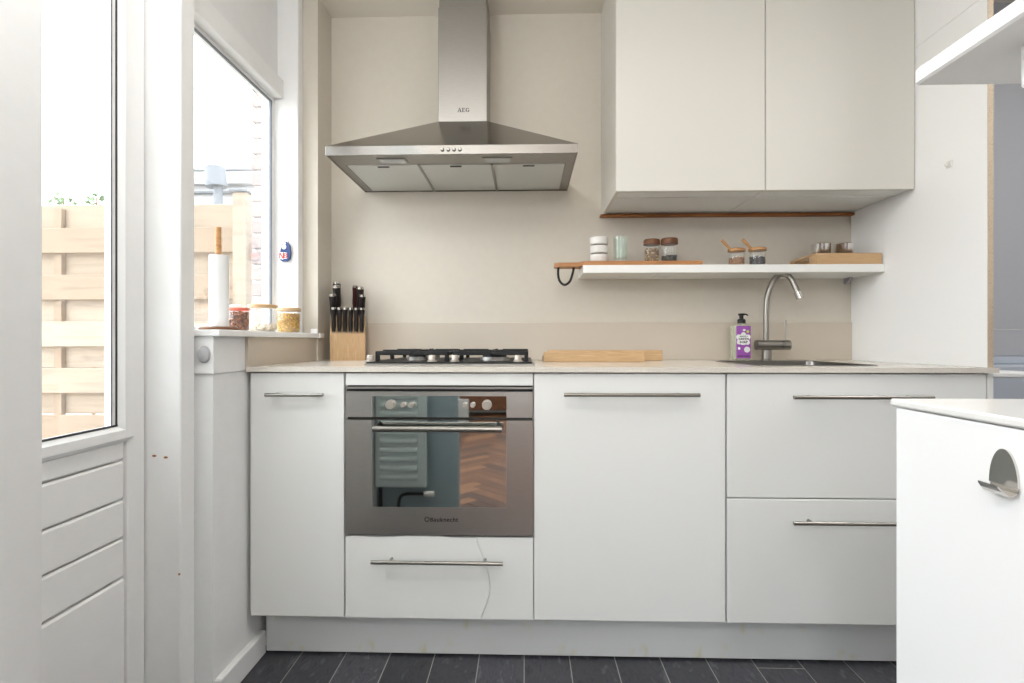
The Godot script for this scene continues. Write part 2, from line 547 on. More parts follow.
func left_side() -> void:
	# pier in the back corner
	wall("wall_left", [-1.0, -0.873, 0.0, 2.5, 2.118, 2.266], M.cream_wall)
	# boarded wall under the window, with its boxed-in upper part
	wall("wall_left_001", [-1.02, -0.895, 0.0, 0.954, 1.435, 2.266], M.cool_wall)
	var box := wall("wall_left_002", [-1.02, -0.89, 0.955, 1.062, 1.428, 2.266], M.cool_wall)
	var st := mb()
	lathe(st, Vector3.ZERO, [Vector2(0.018, 0), Vector2(0.018, 0.004), Vector2(0.018, 0.004), Vector2(0.016, 0.008), Vector2(0.009, 0.0105), Vector2(0, 0.011)], 32, Vector2(1.0, 1.35))
	var knob := build("vent_cover", st, M.grey_wall)
	knob.position = V(-0.9155, 1.010, 1.428)
	knob.rotation.x = PI / 2
	tag(knob, "grey oval cover on the white box end below the windowsill", "cover")
	wall("trim_1", [-0.893, -0.879, 0.967, 1.062, 1.592, 2.16], M.splash)
	wall("baseboard_left", [-0.895, -0.873, 0.0, 0.078, 1.437, 1.692], M.cool_wall, 0.004)
	# sill
	st = mb()
	bx(st, -1.05, -0.868, 1.062, 1.081, 1.42, 2.117, 0.002)
	bx(st, -0.873, -0.862, 1.062, 1.081, 2.117, 2.16, 0.002)
	struct("trim_2", st, M.paint_white)
	solid("trim_3", [-0.9, -0.871, 1.081, 1.1, 2.108, 2.119], M.paint_white).set_meta("kind", "structure")

	# window in the wall on the window side: post, far jamb, header, pane
	var win := Node3D.new()
	win.name = "window_1"
	win.set_meta("kind", "structure")
	add_child(win)
	win.position = V(-1.0, 1.081, 1.75)
	st = mb()
	bx(st, -1.09, -0.938, 0.0, 2.5, 1.36, 1.42, 0.003)
	var post := build("post", st, M.paint_white, win)
	for c in [[-1.0105, 0.736, 0.006, 0.003], [-0.9785, 0.732, 0.006, 0.003], [-0.9415, 0.415, 0.003, 0.003]]:
		st = mb()
		prism(st, ring_poly(c[0], c[1], c[2], c[3], 10), 1.3592, 1.3606)
		build("paint_chip", st, M.chip, post)
	st = mb()
	bx(st, -1.09, -0.937, 1.081, 2.5, 2.073, 2.118, 0.003)
	build("jamb", st, M.paint_white, win)
	st = mb()
	bx(st, -1.06, -1.022, 2.10, 2.5, 1.42, 2.073, 0.002)
	build("upper_panel", st, M.cool_wall, win)
	st = mb()
	bx(st, -1.06, -0.996, 2.045, 2.12, 1.42, 2.07, 0.003)
	build("header", st, M.paint_white, win)
	# sash round the pane
	st = mb()
	bx(st, -1.066, -1.036, 2.03, 2.046, 1.42, 2.073, 0.002)
	bx(st, -1.066, -1.036, 1.081, 1.094, 1.42, 2.073, 0.002)
	bx(st, -1.066, -1.036, 1.094, 2.03, 1.42, 1.436, 0.002)
	bx(st, -1.066, -1.036, 1.094, 2.03, 2.054, 2.073, 0.002)
	build("sash", st, M.paint_white, win)
	st = mb()
	bx(st, -1.046, -1.035, 1.094, 2.03, 2.0485, 2.0535, 0.001)
	bx(st, -1.046, -1.035, 2.0255, 2.0295, 1.436, 2.0535, 0.001)
	build("gasket", st, M.zinc, win)
	st = mb()
	bx(st, -1.053, -1.049, 1.09, 2.034, 1.43, 2.06, 0.0)
	build("pane", st, M.pane, win)

	# garden door: stiles and rails round a tall pane, boards below
	var door := Node3D.new()
	door.name = "door_1"
	door.set_meta("kind", "structure")
	add_child(door)
	door.position = V(-1.06, 0.0, 0.95)
	st = mb()
	bx(st, -1.09, -1.034, 0.0, 2.2, 1.297, 1.356, 0.003)
	bx(st, -1.09, -1.034, 0.0, 2.2, 0.53, 0.607, 0.003)
	bx(st, -1.09, -1.034, 2.08, 2.2, 0.607, 1.297, 0.003)
	bx(st, -1.09, -1.034, 0.0, 0.08, 0.607, 1.297, 0.003)
	build("stile_frame", st, M.paint_white, door)
	st = mb()
	# rounded glazing bead
	bx(st, -1.0795, -1.0268, 0.7885, 0.8312, 0.607, 1.308, 0.012)
	bx(st, -1.08, -1.026, 0.788, 2.08, 1.267, 1.322, 0.012)
	build("glazing_bead", st, M.paint_white, door)
	st = mb()
	bx(st, -1.043, -1.037, 0.8315, 2.08, 1.265, 1.267, 0.0)
	bx(st, -1.043, -1.0405, 0.8315, 2.08, 1.2535, 1.255, 0.0)
	bx(st, -1.043, -1.036, 0.8315, 0.836, 0.607, 1.267, 0.0)
	build("gasket", st, M.rubber, door)
	st = mb()
	bx(st, -1.043, -1.0405, 0.836, 2.08, 1.255, 1.2645, 0.0)
	build("spacer", st, M.paint_white, door)
	st = mb()
	bx(st, -1.047, -1.043, 0.81, 2.09, 0.6, 1.275, 0.0)
	build("pane", st, M.pane, door)
	for b in [[0.742, 0.79], [0.64, 0.738], [0.541, 0.636], [0.439, 0.537]]:
		solid("board", [-1.08, -1.041, b[0], b[1], 0.607, 1.296], M.paint_white, door, 0.005)
	solid("lower_panel", [-1.08, -1.039, 0.07, 0.434, 0.607, 1.296], M.paint_white, door, 0.005)
	solid("backing", [-1.085, -1.06, 0.06, 0.8, 0.6, 1.28], M.paint_white, door)
	# wall nearer than the door, and above door and window
	wall("wall_left_003", [-1.02, -0.9, 0.0, 2.5, 0.1, 0.928], M.cool_wall, 0.004)
	wall("wall_left_004", [-1.09, -1.03, 2.2, 2.5, 0.1, 1.36], M.cool_wall)
	wall("wall_left_005", [-1.09, -1.03, 0.0, 2.5, 0.1, 0.53], M.cool_wall)

func bar_handle(x0: float, x1: float, y: float, face: float, parent: Node3D) -> void:
	var st := mb()
	var r := 0.006
	rod(st, V(x0, y, face - 0.03), V(x1, y, face - 0.03), r)
	var off := (x1 - x0) * 0.14
	for x in [x0 + off, x1 - off]:
		rod(st, V(x, y, face), V(x, y, face - 0.028), 0.0045)
	build("handle", st, M.steel_bar, parent)

func base_units() -> void:
	var F := 1.606
	var g := "base units under the worktop"
	var t := thing("base_cabinet", V(-0.73, 0.171, 1.9), "narrow white gloss base cabinet beside the left wall, short bar handle", "cabinet", g)
	solid("body", [-0.879, -0.578, 0.172, 0.944, F + 0.02, 2.2], M.carcass, t)
	solid("side_panel", [-0.884, -0.8805, 0.18, 0.944, F + 0.006, 2.2], M.white_board, t)
	var dr := solid("door", [-0.8795, -0.5785, 0.171, 0.9465, F, F + 0.019], M.gloss_white, t)
	bar_handle(-0.8174, -0.6337, 0.8797, F, dr)

	t = thing("oven_cabinet", V(-0.275, 0.171, 1.9), "white gloss oven housing unit with cracked drawer front below the oven", "cabinet", g)
	var st := mb()
	bx(st, -0.5765, 0.024, 0.172, 0.428, F + 0.02, 2.2)
	bx(st, -0.5765, -0.574, 0.428, 0.944, F + 0.02, 2.2, 0.0)
	bx(st, 0.0215, 0.024, 0.428, 0.944, F + 0.02, 2.2, 0.0)
	build("body", st, M.carcass, t)
	solid("filler_strip", [-0.5735, 0.0225, 0.908, 0.9465, F, F + 0.019], M.gloss_white, t)
	# the drawer front is cracked through: two pieces with a real gap, and its top edge is warped
	var crack := [Vector2(-0.1565, 0.431), Vector2(-0.1505, 0.405), Vector2(-0.1400, 0.378), Vector2(-0.1275, 0.343), Vector2(-0.1180, 0.308), Vector2(-0.1130, 0.275), Vector2(-0.1145, 0.252), Vector2(-0.1230, 0.222), Vector2(-0.1340, 0.196), Vector2(-0.1430, 0.171)]
	var pl := PackedVector2Array([Vector2(-0.5735, 0.171), Vector2(-0.5735, 0.4265), Vector2(-0.55, 0.4295), Vector2(-0.5, 0.4275), Vector2(-0.46, 0.4262), Vector2(-0.42, 0.428), Vector2(-0.38, 0.4312), Vector2(-0.32, 0.4318), Vector2(-0.27, 0.4308), Vector2(-0.24, 0.4275), Vector2(-0.2, 0.4272)])
	var pr := PackedVector2Array()
	for c in crack:
		pl.append(Vector2(c.x - 0.0007, minf(c.y, 0.4275)))
		pr.append(Vector2(c.x + 0.0007, minf(c.y, 0.4285)))
	pr.append(Vector2(0.0225, 0.171))
	pr.append(Vector2(0.0225, 0.429))
	st = mb()
	prism(st, pl, F, F + 0.019)
	var fl := build("drawer_front", st, M.gloss_white, t)
	st = mb()
	prism(st, pr, F, F + 0.019)
	build("drawer_front", st, M.gloss_white, t)
	bar_handle(-0.4826, -0.0711, 0.359, F, fl)

	t = thing("base_cabinet", V(0.322, 0.171, 1.9), "white gloss base cabinet with one wide door between oven and sink drawers", "cabinet", g)
	solid("body", [0.025, 0.621, 0.172, 0.944, F + 0.02, 2.2], M.carcass, t)
	dr = solid("door", [0.0255, 0.621, 0.171, 0.9465, F, F + 0.019], M.gloss_white, t)
	bar_handle(0.1171, 0.5323, 0.8827, F, dr)

	t = thing("drawer_cabinet", V(1.02, 0.171, 1.9), "white gloss drawer unit with two deep drawers below the sink", "cabinet", g)
	st = mb()
	bx(st, 0.622, 1.414, 0.172, 0.75, F + 0.02, 2.2)
	build("body", st, M.carcass, t)
	solid("side_panel", [1.4165, 1.434, 0.0, 0.948, F - 0.002, 2.2], M.white_board, t)
	var dw := solid("drawer", [0.6262, 1.414, 0.561, 0.9465, F, F + 0.019], M.gloss_white, t)
	bar_handle(0.8158, 1.2328, 0.877, F, dw)
	dw = solid("drawer", [0.6262, 1.414, 0.171, 0.5575, F, F + 0.019], M.gloss_white, t)
	bar_handle(0.8158, 1.2328, 0.493, F, dw)
	tag(solid("plinth_board", [-0.874, 1.4155, 0.006, 0.169, 1.693, 1.709], M.plinth), "white kick board with faint yellow stains under the base cabinets", "kick board")

func oven() -> void:
	var F := 1.606
	var t := thing("built_in_oven", V(-0.275, 0.43, 1.9), "stainless steel oven with mirror-dark glass built under the gas hob", "oven")
	solid("body", [-0.573, 0.0205, 0.434, 0.906, F + 0.018, 2.15], M.dark_steel, t)
	solid("vent_trim", [-0.5725, 0.0215, 0.8965, 0.9035, F - 0.004, F + 0.018], M.steel, t)
	solid("vent_gap", [-0.5725, 0.0215, 0.8885, 0.8965, F + 0.008, F + 0.018], M.black, t, 0.0)
	# control panel and door: steel frames round one column of dark glass
	var gx0 := -0.4902
	var gx1 := -0.0614
	var st := mb()
	bx(st, -0.5725, gx0, 0.8075, 0.8885, F - 0.002, F + 0.018, 0.0)
	bx(st, gx1, 0.0215, 0.8075, 0.8885, F - 0.002, F + 0.018, 0.0)
	bx(st, gx0, gx1, 0.8745, 0.8885, F - 0.002, F + 0.018, 0.0)
	bx(st, gx0, gx1, 0.8075, 0.8755, F + 0.003, F + 0.018, 0.0)
	var cp := build("control_panel", st, M.oven_steel, t)
	solid("panel_glass", [gx0, gx1, 0.8078, 0.8745, F - 0.0019, F + 0.003], M.oven_glass, cp, 0.0)
	for k in [[-0.4279, 0.0158], [-0.123, 0.0158], [-0.3864, 0.0085], [-0.3609, 0.0085], [-0.1926, 0.0085], [-0.1672, 0.0085]]:
		st = mb()
		var c := V(k[0], 0.8475, F - 0.002)
		rod(st, c, c + Vector3(0, 0, 0.006), k[1], -1, 28)
		rod(st, c + Vector3(0, 0, 0.006), c + Vector3(0, 0, 0.02), k[1] * 0.86, k[1] * 0.8, 28)
		build("knob", st, M.knob, t)
	st = mb()
	bx(st, -0.5725, gx0, 0.4365, 0.7985, F - 0.004, F + 0.016, 0.0)
	bx(st, gx1, 0.0215, 0.4365, 0.7985, F - 0.004, F + 0.016, 0.0)
	bx(st, gx0, gx1, 0.4365, 0.5235, F - 0.004, F + 0.016, 0.0)
	bx(st, gx0, gx1, 0.5235, 0.7985, F + 0.002, F + 0.016, 0.0)
	var door := build("oven_door", st, M.oven_steel, t)
	solid("window", [gx0, gx1, 0.5235, 0.7985, F - 0.0035, F + 0.002], M.oven_glass, door, 0.0)
	for x in [-0.092, -0.472]:
		st = mb()
		prism_x(st, PackedVector2Array([Vector2(F - 0.004, 0.797), Vector2(F - 0.004, 0.772), Vector2(F - 0.045, 0.772), Vector2(F - 0.045, 0.78)]), x, x + 0.009)
		build("handle_mount", st, M.black, door)
	st = mb()
	rod(st, V(-0.4718, 0.7772, F - 0.045), V(-0.0735, 0.7772, F - 0.045), 0.0095, -1, 24)
	build("handle", st, M.steel_bar, door)
	text("lettering", "Bauknecht", V(-0.2585, 0.4845, F - 0.0042), 0.0125, M.print_dark, door, true)
	st = mb()
	var ringp := []
	for i in 25:
		var a := TAU * i / 24.0
		ringp.append(V(-0.3125 + 0.0068 * cos(a), 0.4858 + 0.0068 * sin(a), F - 0.0042))
	tube(st, ringp, 0.0015, 8, false)
	build("emblem", st, M.print_dark, door)

func worktop_and_splash() -> void:
	var y0 := 0.9505
	var y1 := 0.967
	var st := mb()
	# slab with the opening for the sink left free
	bx(st, -0.889, 0.766, y0, y1, 1.595, 2.256, 0.0)
	bx(st, 0.766, 1.155, y0, y1, 1.595, 1.70, 0.0)
	bx(st, 0.766, 1.155, y0, y1, 2.092, 2.256, 0.0)
	bx(st, 1.155, 1.443, y0, y1, 1.595, 2.256, 0.0)
	tag(build("worktop", st, M.worktop), "long pale beige stone worktop over the white base cabinets", "worktop")
	var o := wall("trim_4", [-0.872, 1.4165, y1, 1.1305, 2.2555, 2.266], M.splash)
	o.name = "trim_4"

func upper_units() -> void:
	var F := 1.896
	var g := "wall cabinets above the shelf"
	for k in 2:
		var x0: float = [0.349, 0.8795][k]
		var x1: float = [0.8765, 1.4145][k]
		var t := thing("wall_cabinet", V((x0 + x1) / 2, 1.602, 2.08), ["white flat-fronted wall cabinet nearer the extractor hood", "white flat-fronted wall cabinet against the tall end panel"][k], "cabinet", g)
		solid("body", [x0, x1, 1.608, 2.498, F + 0.02, 2.265], M.white_board, t)
		solid("door", [x0 - (0.016 if k == 0 else 0.0), x1, 1.602, 2.49, F, F + 0.018], M.cream_white, t)
		if k == 0:
			solid("side_panel", [0.333, 0.3488, 1.602, 2.498, F + 0.0185, 2.265], M.cream_white, t)
		solid("light_pelmet", [x0, x1, 1.604, 1.6078, F + 0.10, F + 0.106], M.white_board, t, 0.0)
	solid("trim_5", [0.326, 1.416, 1.5925, 1.603, 2.236, 2.2658], M.strip).set_meta("kind", "structure")

func hood() -> void:
	var x0 := -0.7195
	var x1 := 0.1835
	var dF := 1.81
	var t := thing("extractor_hood", V(-0.268, 1.71, 2.05), "stainless steel chimney extractor hood above the gas hob", "extractor hood")
	# lip: four sides open below
	var st := mb()
	bx(st, x0, x1, 1.714, 1.7475, dF, dF + 0.004, 0.001)
	bx(st, x0, x0 + 0.004, 1.714, 1.7475, dF + 0.004, 2.264, 0.001)
	bx(st, x1 - 0.004, x1, 1.714, 1.7475, dF + 0.004, 2.264, 0.001)
	bx(st, x0, x1, 1.714, 1.7475, 2.259, 2.264, 0.001)
	# sloping canopy
	var cx0 := -0.3575
	var cx1 := -0.1590
	var cd := 2.07
	var yt := 1.9435
	var a := V(x0, 1.7475, dF)
	var b := V(x1, 1.7475, dF)
	var c := V(x1, 1.7475, 2.264)
	var d := V(x0, 1.7475, 2.264)
	var e := V(cx0, yt, cd)
	var f := V(cx1, yt, cd)
	var g := V(cx1, yt, 2.264)
	var h := V(cx0, yt, 2.264)
	quad(st, a, b, f, e, Vector3(0, 1, 1))
	quad(st, b, c, g, f, Vector3(1, 1, 0))
	quad(st, d, a, e, h, Vector3(-1, 1, 0))
	build("canopy", st, M.steel_smooth, t)
	st = mb()
	bx(st, cx0, cx1, yt - 0.01, 2.409, cd, 2.264, 0.0015)
	var ch := build("chimney", st, M.steel, t)
	text("lettering", "AEG", V((cx0 + cx1) / 2 + 0.004, 1.989, cd - 0.0003), 0.0165, M.print_dark, ch, true, true)
	solid("chimney_sleeve", [cx0 + 0.003, cx1 - 0.003, 2.40, 2.499, cd + 0.003, 2.264], M.steel, t)
	# underside: frame with three filters, two lamp covers
	st = mb()
	bx(st, x0 + 0.004, x1 - 0.004, 1.7185, 1.7215, dF + 0.004, 1.925, 0.0)
	bx(st, x0 + 0.004, x0 + 0.034, 1.7185, 1.7215, 1.925, 2.259, 0.0)
	bx(st, x1 - 0.034, x1 - 0.004, 1.7185, 1.7215, 1.925, 2.259, 0.0)
	bx(st, x0 + 0.034, x1 - 0.034, 1.7185, 1.7215, 2.252, 2.259, 0.0)
	bx(st, x0 + 0.034, x1 - 0.034, 1.7225, 1.7255, 1.92, 2.255, 0.0)
	build("underside_frame", st, M.steel, t)
	var fw := (x1 - x0 - 0.068) / 3.0
	for k in 3:
		var fx := x0 + 0.034 + fw * k
		var fo := solid("filter", [fx + 0.003, fx + fw - 0.003, 1.7165, 1.722, 1.928, 2.25], M.filter, t, 0.002)
		solid("filter_latch", [fx + fw / 2 - 0.022, fx + fw / 2 + 0.022, 1.7145, 1.7168, 1.937, 1.948], M.dark_steel, fo, 0.0008)
		if k < 2:
			solid("filter_rail", [fx + fw - 0.005, fx + fw + 0.005, 1.713, 1.7165, 1.92, 2.255], M.steel, t, 0.001)
	for x in [-0.495, -0.105]:
		var lc := solid("lamp_cover", [x - 0.055, x + 0.055, 1.7155, 1.7187, 1.855, 1.905], M.steel, t, 0.002)
		solid("lamp_lens", [x - 0.045, x + 0.045, 1.7148, 1.7157, 1.862, 1.898], M.lens, lc, 0.001)
	for k in 4:
		st = mb()
		var p := V(-0.298 + 0.0208 * k, 1.7305, dF)
		rod(st, p, p + Vector3(0, 0, 0.0035), 0.0062, 0.0062, 16)
		var pb := build("push_button", st, M.dark_steel, t)  # dark collar stands in for the shading round the button
		st = mb()
		rod(st, p + Vector3(0, 0, 0.0035), p + Vector3(0, 0.0008, 0.007), 0.0046, 0.0042, 16)
		build("button_cap", st, M.ceramic, pb)

func right_side() -> void:
	# tall end panel on the worktop
	var t := thing("end_panel", V(1.425, 0.967, 1.93), "tall white end panel closing the worktop, raw chipboard front edge", "panel")
	solid("panel_board", [1.417, 1.434, 0.967, 2.1155, 1.607, 2.265], M.satin_white, t, 0.0008)
	solid("panel_board", [1.417, 1.434, 2.1165, 2.499, 1.607, 2.265], M.satin_white, t, 0.0008)
	solid("edge", [1.4175, 1.4335, 0.967, 2.499, 1.6045, 1.6068], M.chipboard, t, 0.0)
	var hk := thing("adhesive_hook", V(1.417, 1.64, 1.75), "small clear plastic hook stuck on the white end panel", "hook")
	solid("plate", [1.4145, 1.4175, 1.629, 1.651, 1.735, 1.758], M.ceramic, hk, 0.001)
	var st := mb()
	tube(st, curve([V(1.414, 1.642, 1.746), V(1.407, 1.634, 1.746), V(1.403, 1.634, 1.746), V(1.402, 1.642, 1.746)], 4), 0.0018, 8)
	build("hook", st, M.ceramic, hk)
	# recess beyond the panel
	wall("wall_right", [2.4, 2.5, 0.0, 2.5, 0.0, 2.9], M.grey_wall)
	wall("wall_right_001", [1.4345, 2.45, 1.1, 2.5, 2.245, 2.2655], M.grey_wall)
	t = thing("low_cupboard", V(1.9, 0.0, 2.1), "blue-grey low cupboard in the recess beyond the end panel", "cupboard")
	solid("body", [1.45, 2.38, 0.0, 0.955, 1.98, 2.24], M.blue_grey, t, 0.004)
	solid("ledge", [1.45, 2.38, 0.985, 1.1, 2.2, 2.245], M.grey_wall, t, 0.003)
	solid("top", [1.45, 2.38, 0.9555, 0.985, 2.12, 2.245], M.blue_grey, t, 0.003)
	st = mb()
	bx(st, 1.446, 1.655, 0.928, 0.948, 1.70, 1.98, 0.008)
	tag(build("side_table", st, M.satin_white), "thin pale grey shelf slab just beyond the worktop end", "shelf")
	# island
	var X := 0.572
	t = thing("island_cabinet", V(0.88, 0.0, 0.35), "white island cabinet with a curled chrome tab handle", "cabinet")
	solid("body", [X + 0.019, 1.18, 0.0, 0.9463, -0.1, 0.803], M.satin_white, t)
	var dr := solid("door", [X, X + 0.018, 0.1, 0.9445, 0.25, 0.805], M.satin_white, t, 0.0015)
	# handle: half-oval plate against the door, curling out to a tab along its straight foot
	st = mb()
	var hc := Vector3(X, 0.876, -0.6245)
	var n := 20
	var prev := []
	var w := 0.0185
	var hh := 0.043
	for i in n + 1:
		var a := PI * i / n
		prev.append(Vector2(cos(a) * w, sin(a) * hh))
	for i in n:
		var p: Vector2 = prev[i]
		var q: Vector2 = prev[i + 1]
		for s in [[-0.003, Vector3.LEFT], [-0.0003, Vector3.RIGHT]]:
			tri(st, hc + Vector3(s[0], 0, 0), hc + Vector3(s[0], p.y, p.x), hc + Vector3(s[0], q.y, q.x), s[1])
		quad(st, hc + Vector3(-0.003, p.y, p.x), hc + Vector3(-0.003, q.y, q.x), hc + Vector3(-0.0003, q.y, q.x), hc + Vector3(-0.0003, p.y, p.x), Vector3(0, p.y, p.x))
	var prof := [Vector2(-0.001, 0.0), Vector2(-0.0025, -0.0055), Vector2(-0.007, -0.009), Vector2(-0.0125, -0.0075), Vector2(-0.017, -0.003), Vector2(-0.021, 0.002)]
	for i in prof.size() - 1:
		var p: Vector2 = prof[i]
		var q: Vector2 = prof[i + 1]
		var k0 := w * (1.0 - 0.06 * i)
		var k1 := w * (1.0 - 0.06 * (i + 1))
		for s in [0.0, -0.0022]:
			quad(st, hc + Vector3(p.x, p.y + s, -k0), hc + Vector3(p.x, p.y + s, k0), hc + Vector3(q.x, q.y + s, k1), hc + Vector3(q.x, q.y + s, -k1), Vector3(0, 1 if s == 0.0 else -1, 0))
		for z in [-1.0, 1.0]:
			quad(st, hc + Vector3(p.x, p.y, z * k0), hc + Vector3(q.x, q.y, z * k1), hc + Vector3(q.x, q.y - 0.0022, z * k1), hc + Vector3(p.x, p.y - 0.0022, z * k0), Vector3(0, 0, z))
	var l: Vector2 = prof[-1]
	var kl := w * 0.7
	quad(st, hc + Vector3(l.x, l.y, -kl), hc + Vector3(l.x, l.y, kl), hc + Vector3(l.x, l.y - 0.0022, kl), hc + Vector3(l.x, l.y - 0.0022, -kl), Vector3.LEFT)
	build("handle", st, M.chrome, dr)
	st = mb()
	bx(st, 0.569, 1.19, 0.9465, 0.958, -0.12, 0.815, 0.003)
	tag(build("island_worktop", st, M.island_top), "white island worktop with rounded edge in front of the drawers", "worktop")
	# thick shelf above the island
	t = thing("thick_shelf", V(0.88, 1.42, 0.35), "thick white shelf board hanging above the island", "shelf")
	solid("shelf_board", [0.569, 1.2, 1.4215, 1.4455, -0.1, 0.764], M.satin_white, t, 0.003)
	solid("support", [0.625, 0.66, 1.366, 1.4215, 0.4, 0.665], M.satin_white, t, 0.004)
	wall("wall_right_002", [1.2, 1.3, 0.0, 2.5, -0.1, 0.5], M.cool_wall)

func hob() -> void:
	var y := 0.967
	var t := thing("gas_hob", V(-0.257, y, 1.95), "black gas hob with cast iron grates and steel knobs set in the worktop", "hob")
	solid("plate", [-0.546, 0.03, y, y + 0.0055, 1.705, 2.2], M.steel, t, 0.002)
	solid("enamel_top", [-0.54, 0.02, y + 0.0055, y + 0.0115, 1.709, 2.19], M.black, t, 0.003)
	for b in [[-0.40, 1.87, 0.038], [-0.40, 2.08, 0.05], [-0.115, 1.87, 0.055], [-0.115, 2.08, 0.038]]:
		var st := mb()
		lathe(st, V(b[0], y + 0.0115, b[1]), [Vector2(b[2], 0), Vector2(b[2], 0), Vector2(b[2] * 0.95, 0.012), Vector2(b[2] * 0.95, 0.012), Vector2(0, 0.013)], 24)
		var bn := build("burner", st, M.steel, t)
		st = mb()
		lathe(st, V(b[0], y + 0.0245, b[1]), [Vector2(b[2] * 0.8, 0), Vector2(b[2] * 0.8, 0.006), Vector2(b[2] * 0.8, 0.006), Vector2(b[2] * 0.7, 0.009), Vector2(0, 0.009)], 24)
		build("burner_cap", st, M.cast_iron, bn)
	for s in [[-0.528, -0.27], [-0.256, 0.008]]:
		var st := mb()
		var x0: float = s[0]
		var x1: float = s[1]
		var top := y + 0.05
		var lo := y + 0.032
		# outer bars
		for d in [1.772, 2.17]:
			bx(st, x0, x1, lo, top - 0.004, d, d + 0.012, 0.002)
		for x in [x0, x1 - 0.012]:
			bx(st, x, x + 0.012, lo, top - 0.004, 1.772, 2.182, 0.002)
		bx(st, x0, x1, lo, top - 0.004, 1.972, 1.982, 0.002)
		# fingers pointing at each burner
		for bd in [1.87, 2.08]:
			var cx := (x0 + x1) / 2
			bx(st, x0, cx - 0.028, lo + 0.004, top, bd - 0.005, bd + 0.005, 0.002)
			bx(st, cx + 0.028, x1, lo + 0.004, top, bd - 0.005, bd + 0.005, 0.002)
			bx(st, cx - 0.005, cx + 0.005, lo + 0.004, top, bd - 0.1, bd - 0.028, 0.002)
			bx(st, cx - 0.005, cx + 0.005, lo + 0.004, top, bd + 0.028, bd + 0.1, 0.002)
		# feet
		for x in [x0, x1 - 0.014]:
			for d in [1.772, 1.965, 2.168]:
				bx(st, x, x + 0.014, y + 0.0115, lo + 0.002, d, d + 0.014, 0.002)
		build("grate", st, M.cast_iron, t)
	for x in [-0.5315, -0.3202, -0.2416, -0.0271]:
		var st := mb()
		lathe(st, V(x, y + 0.0115, 1.728), [Vector2(0.0165, 0), Vector2(0.0165, 0.003), Vector2(0.0165, 0.003), Vector2(0.0125, 0.006), Vector2(0.0115, 0.0195), Vector2(0.0105, 0.022), Vector2(0, 0.0225)], 24)
		build("knob", st, M.knob, t)

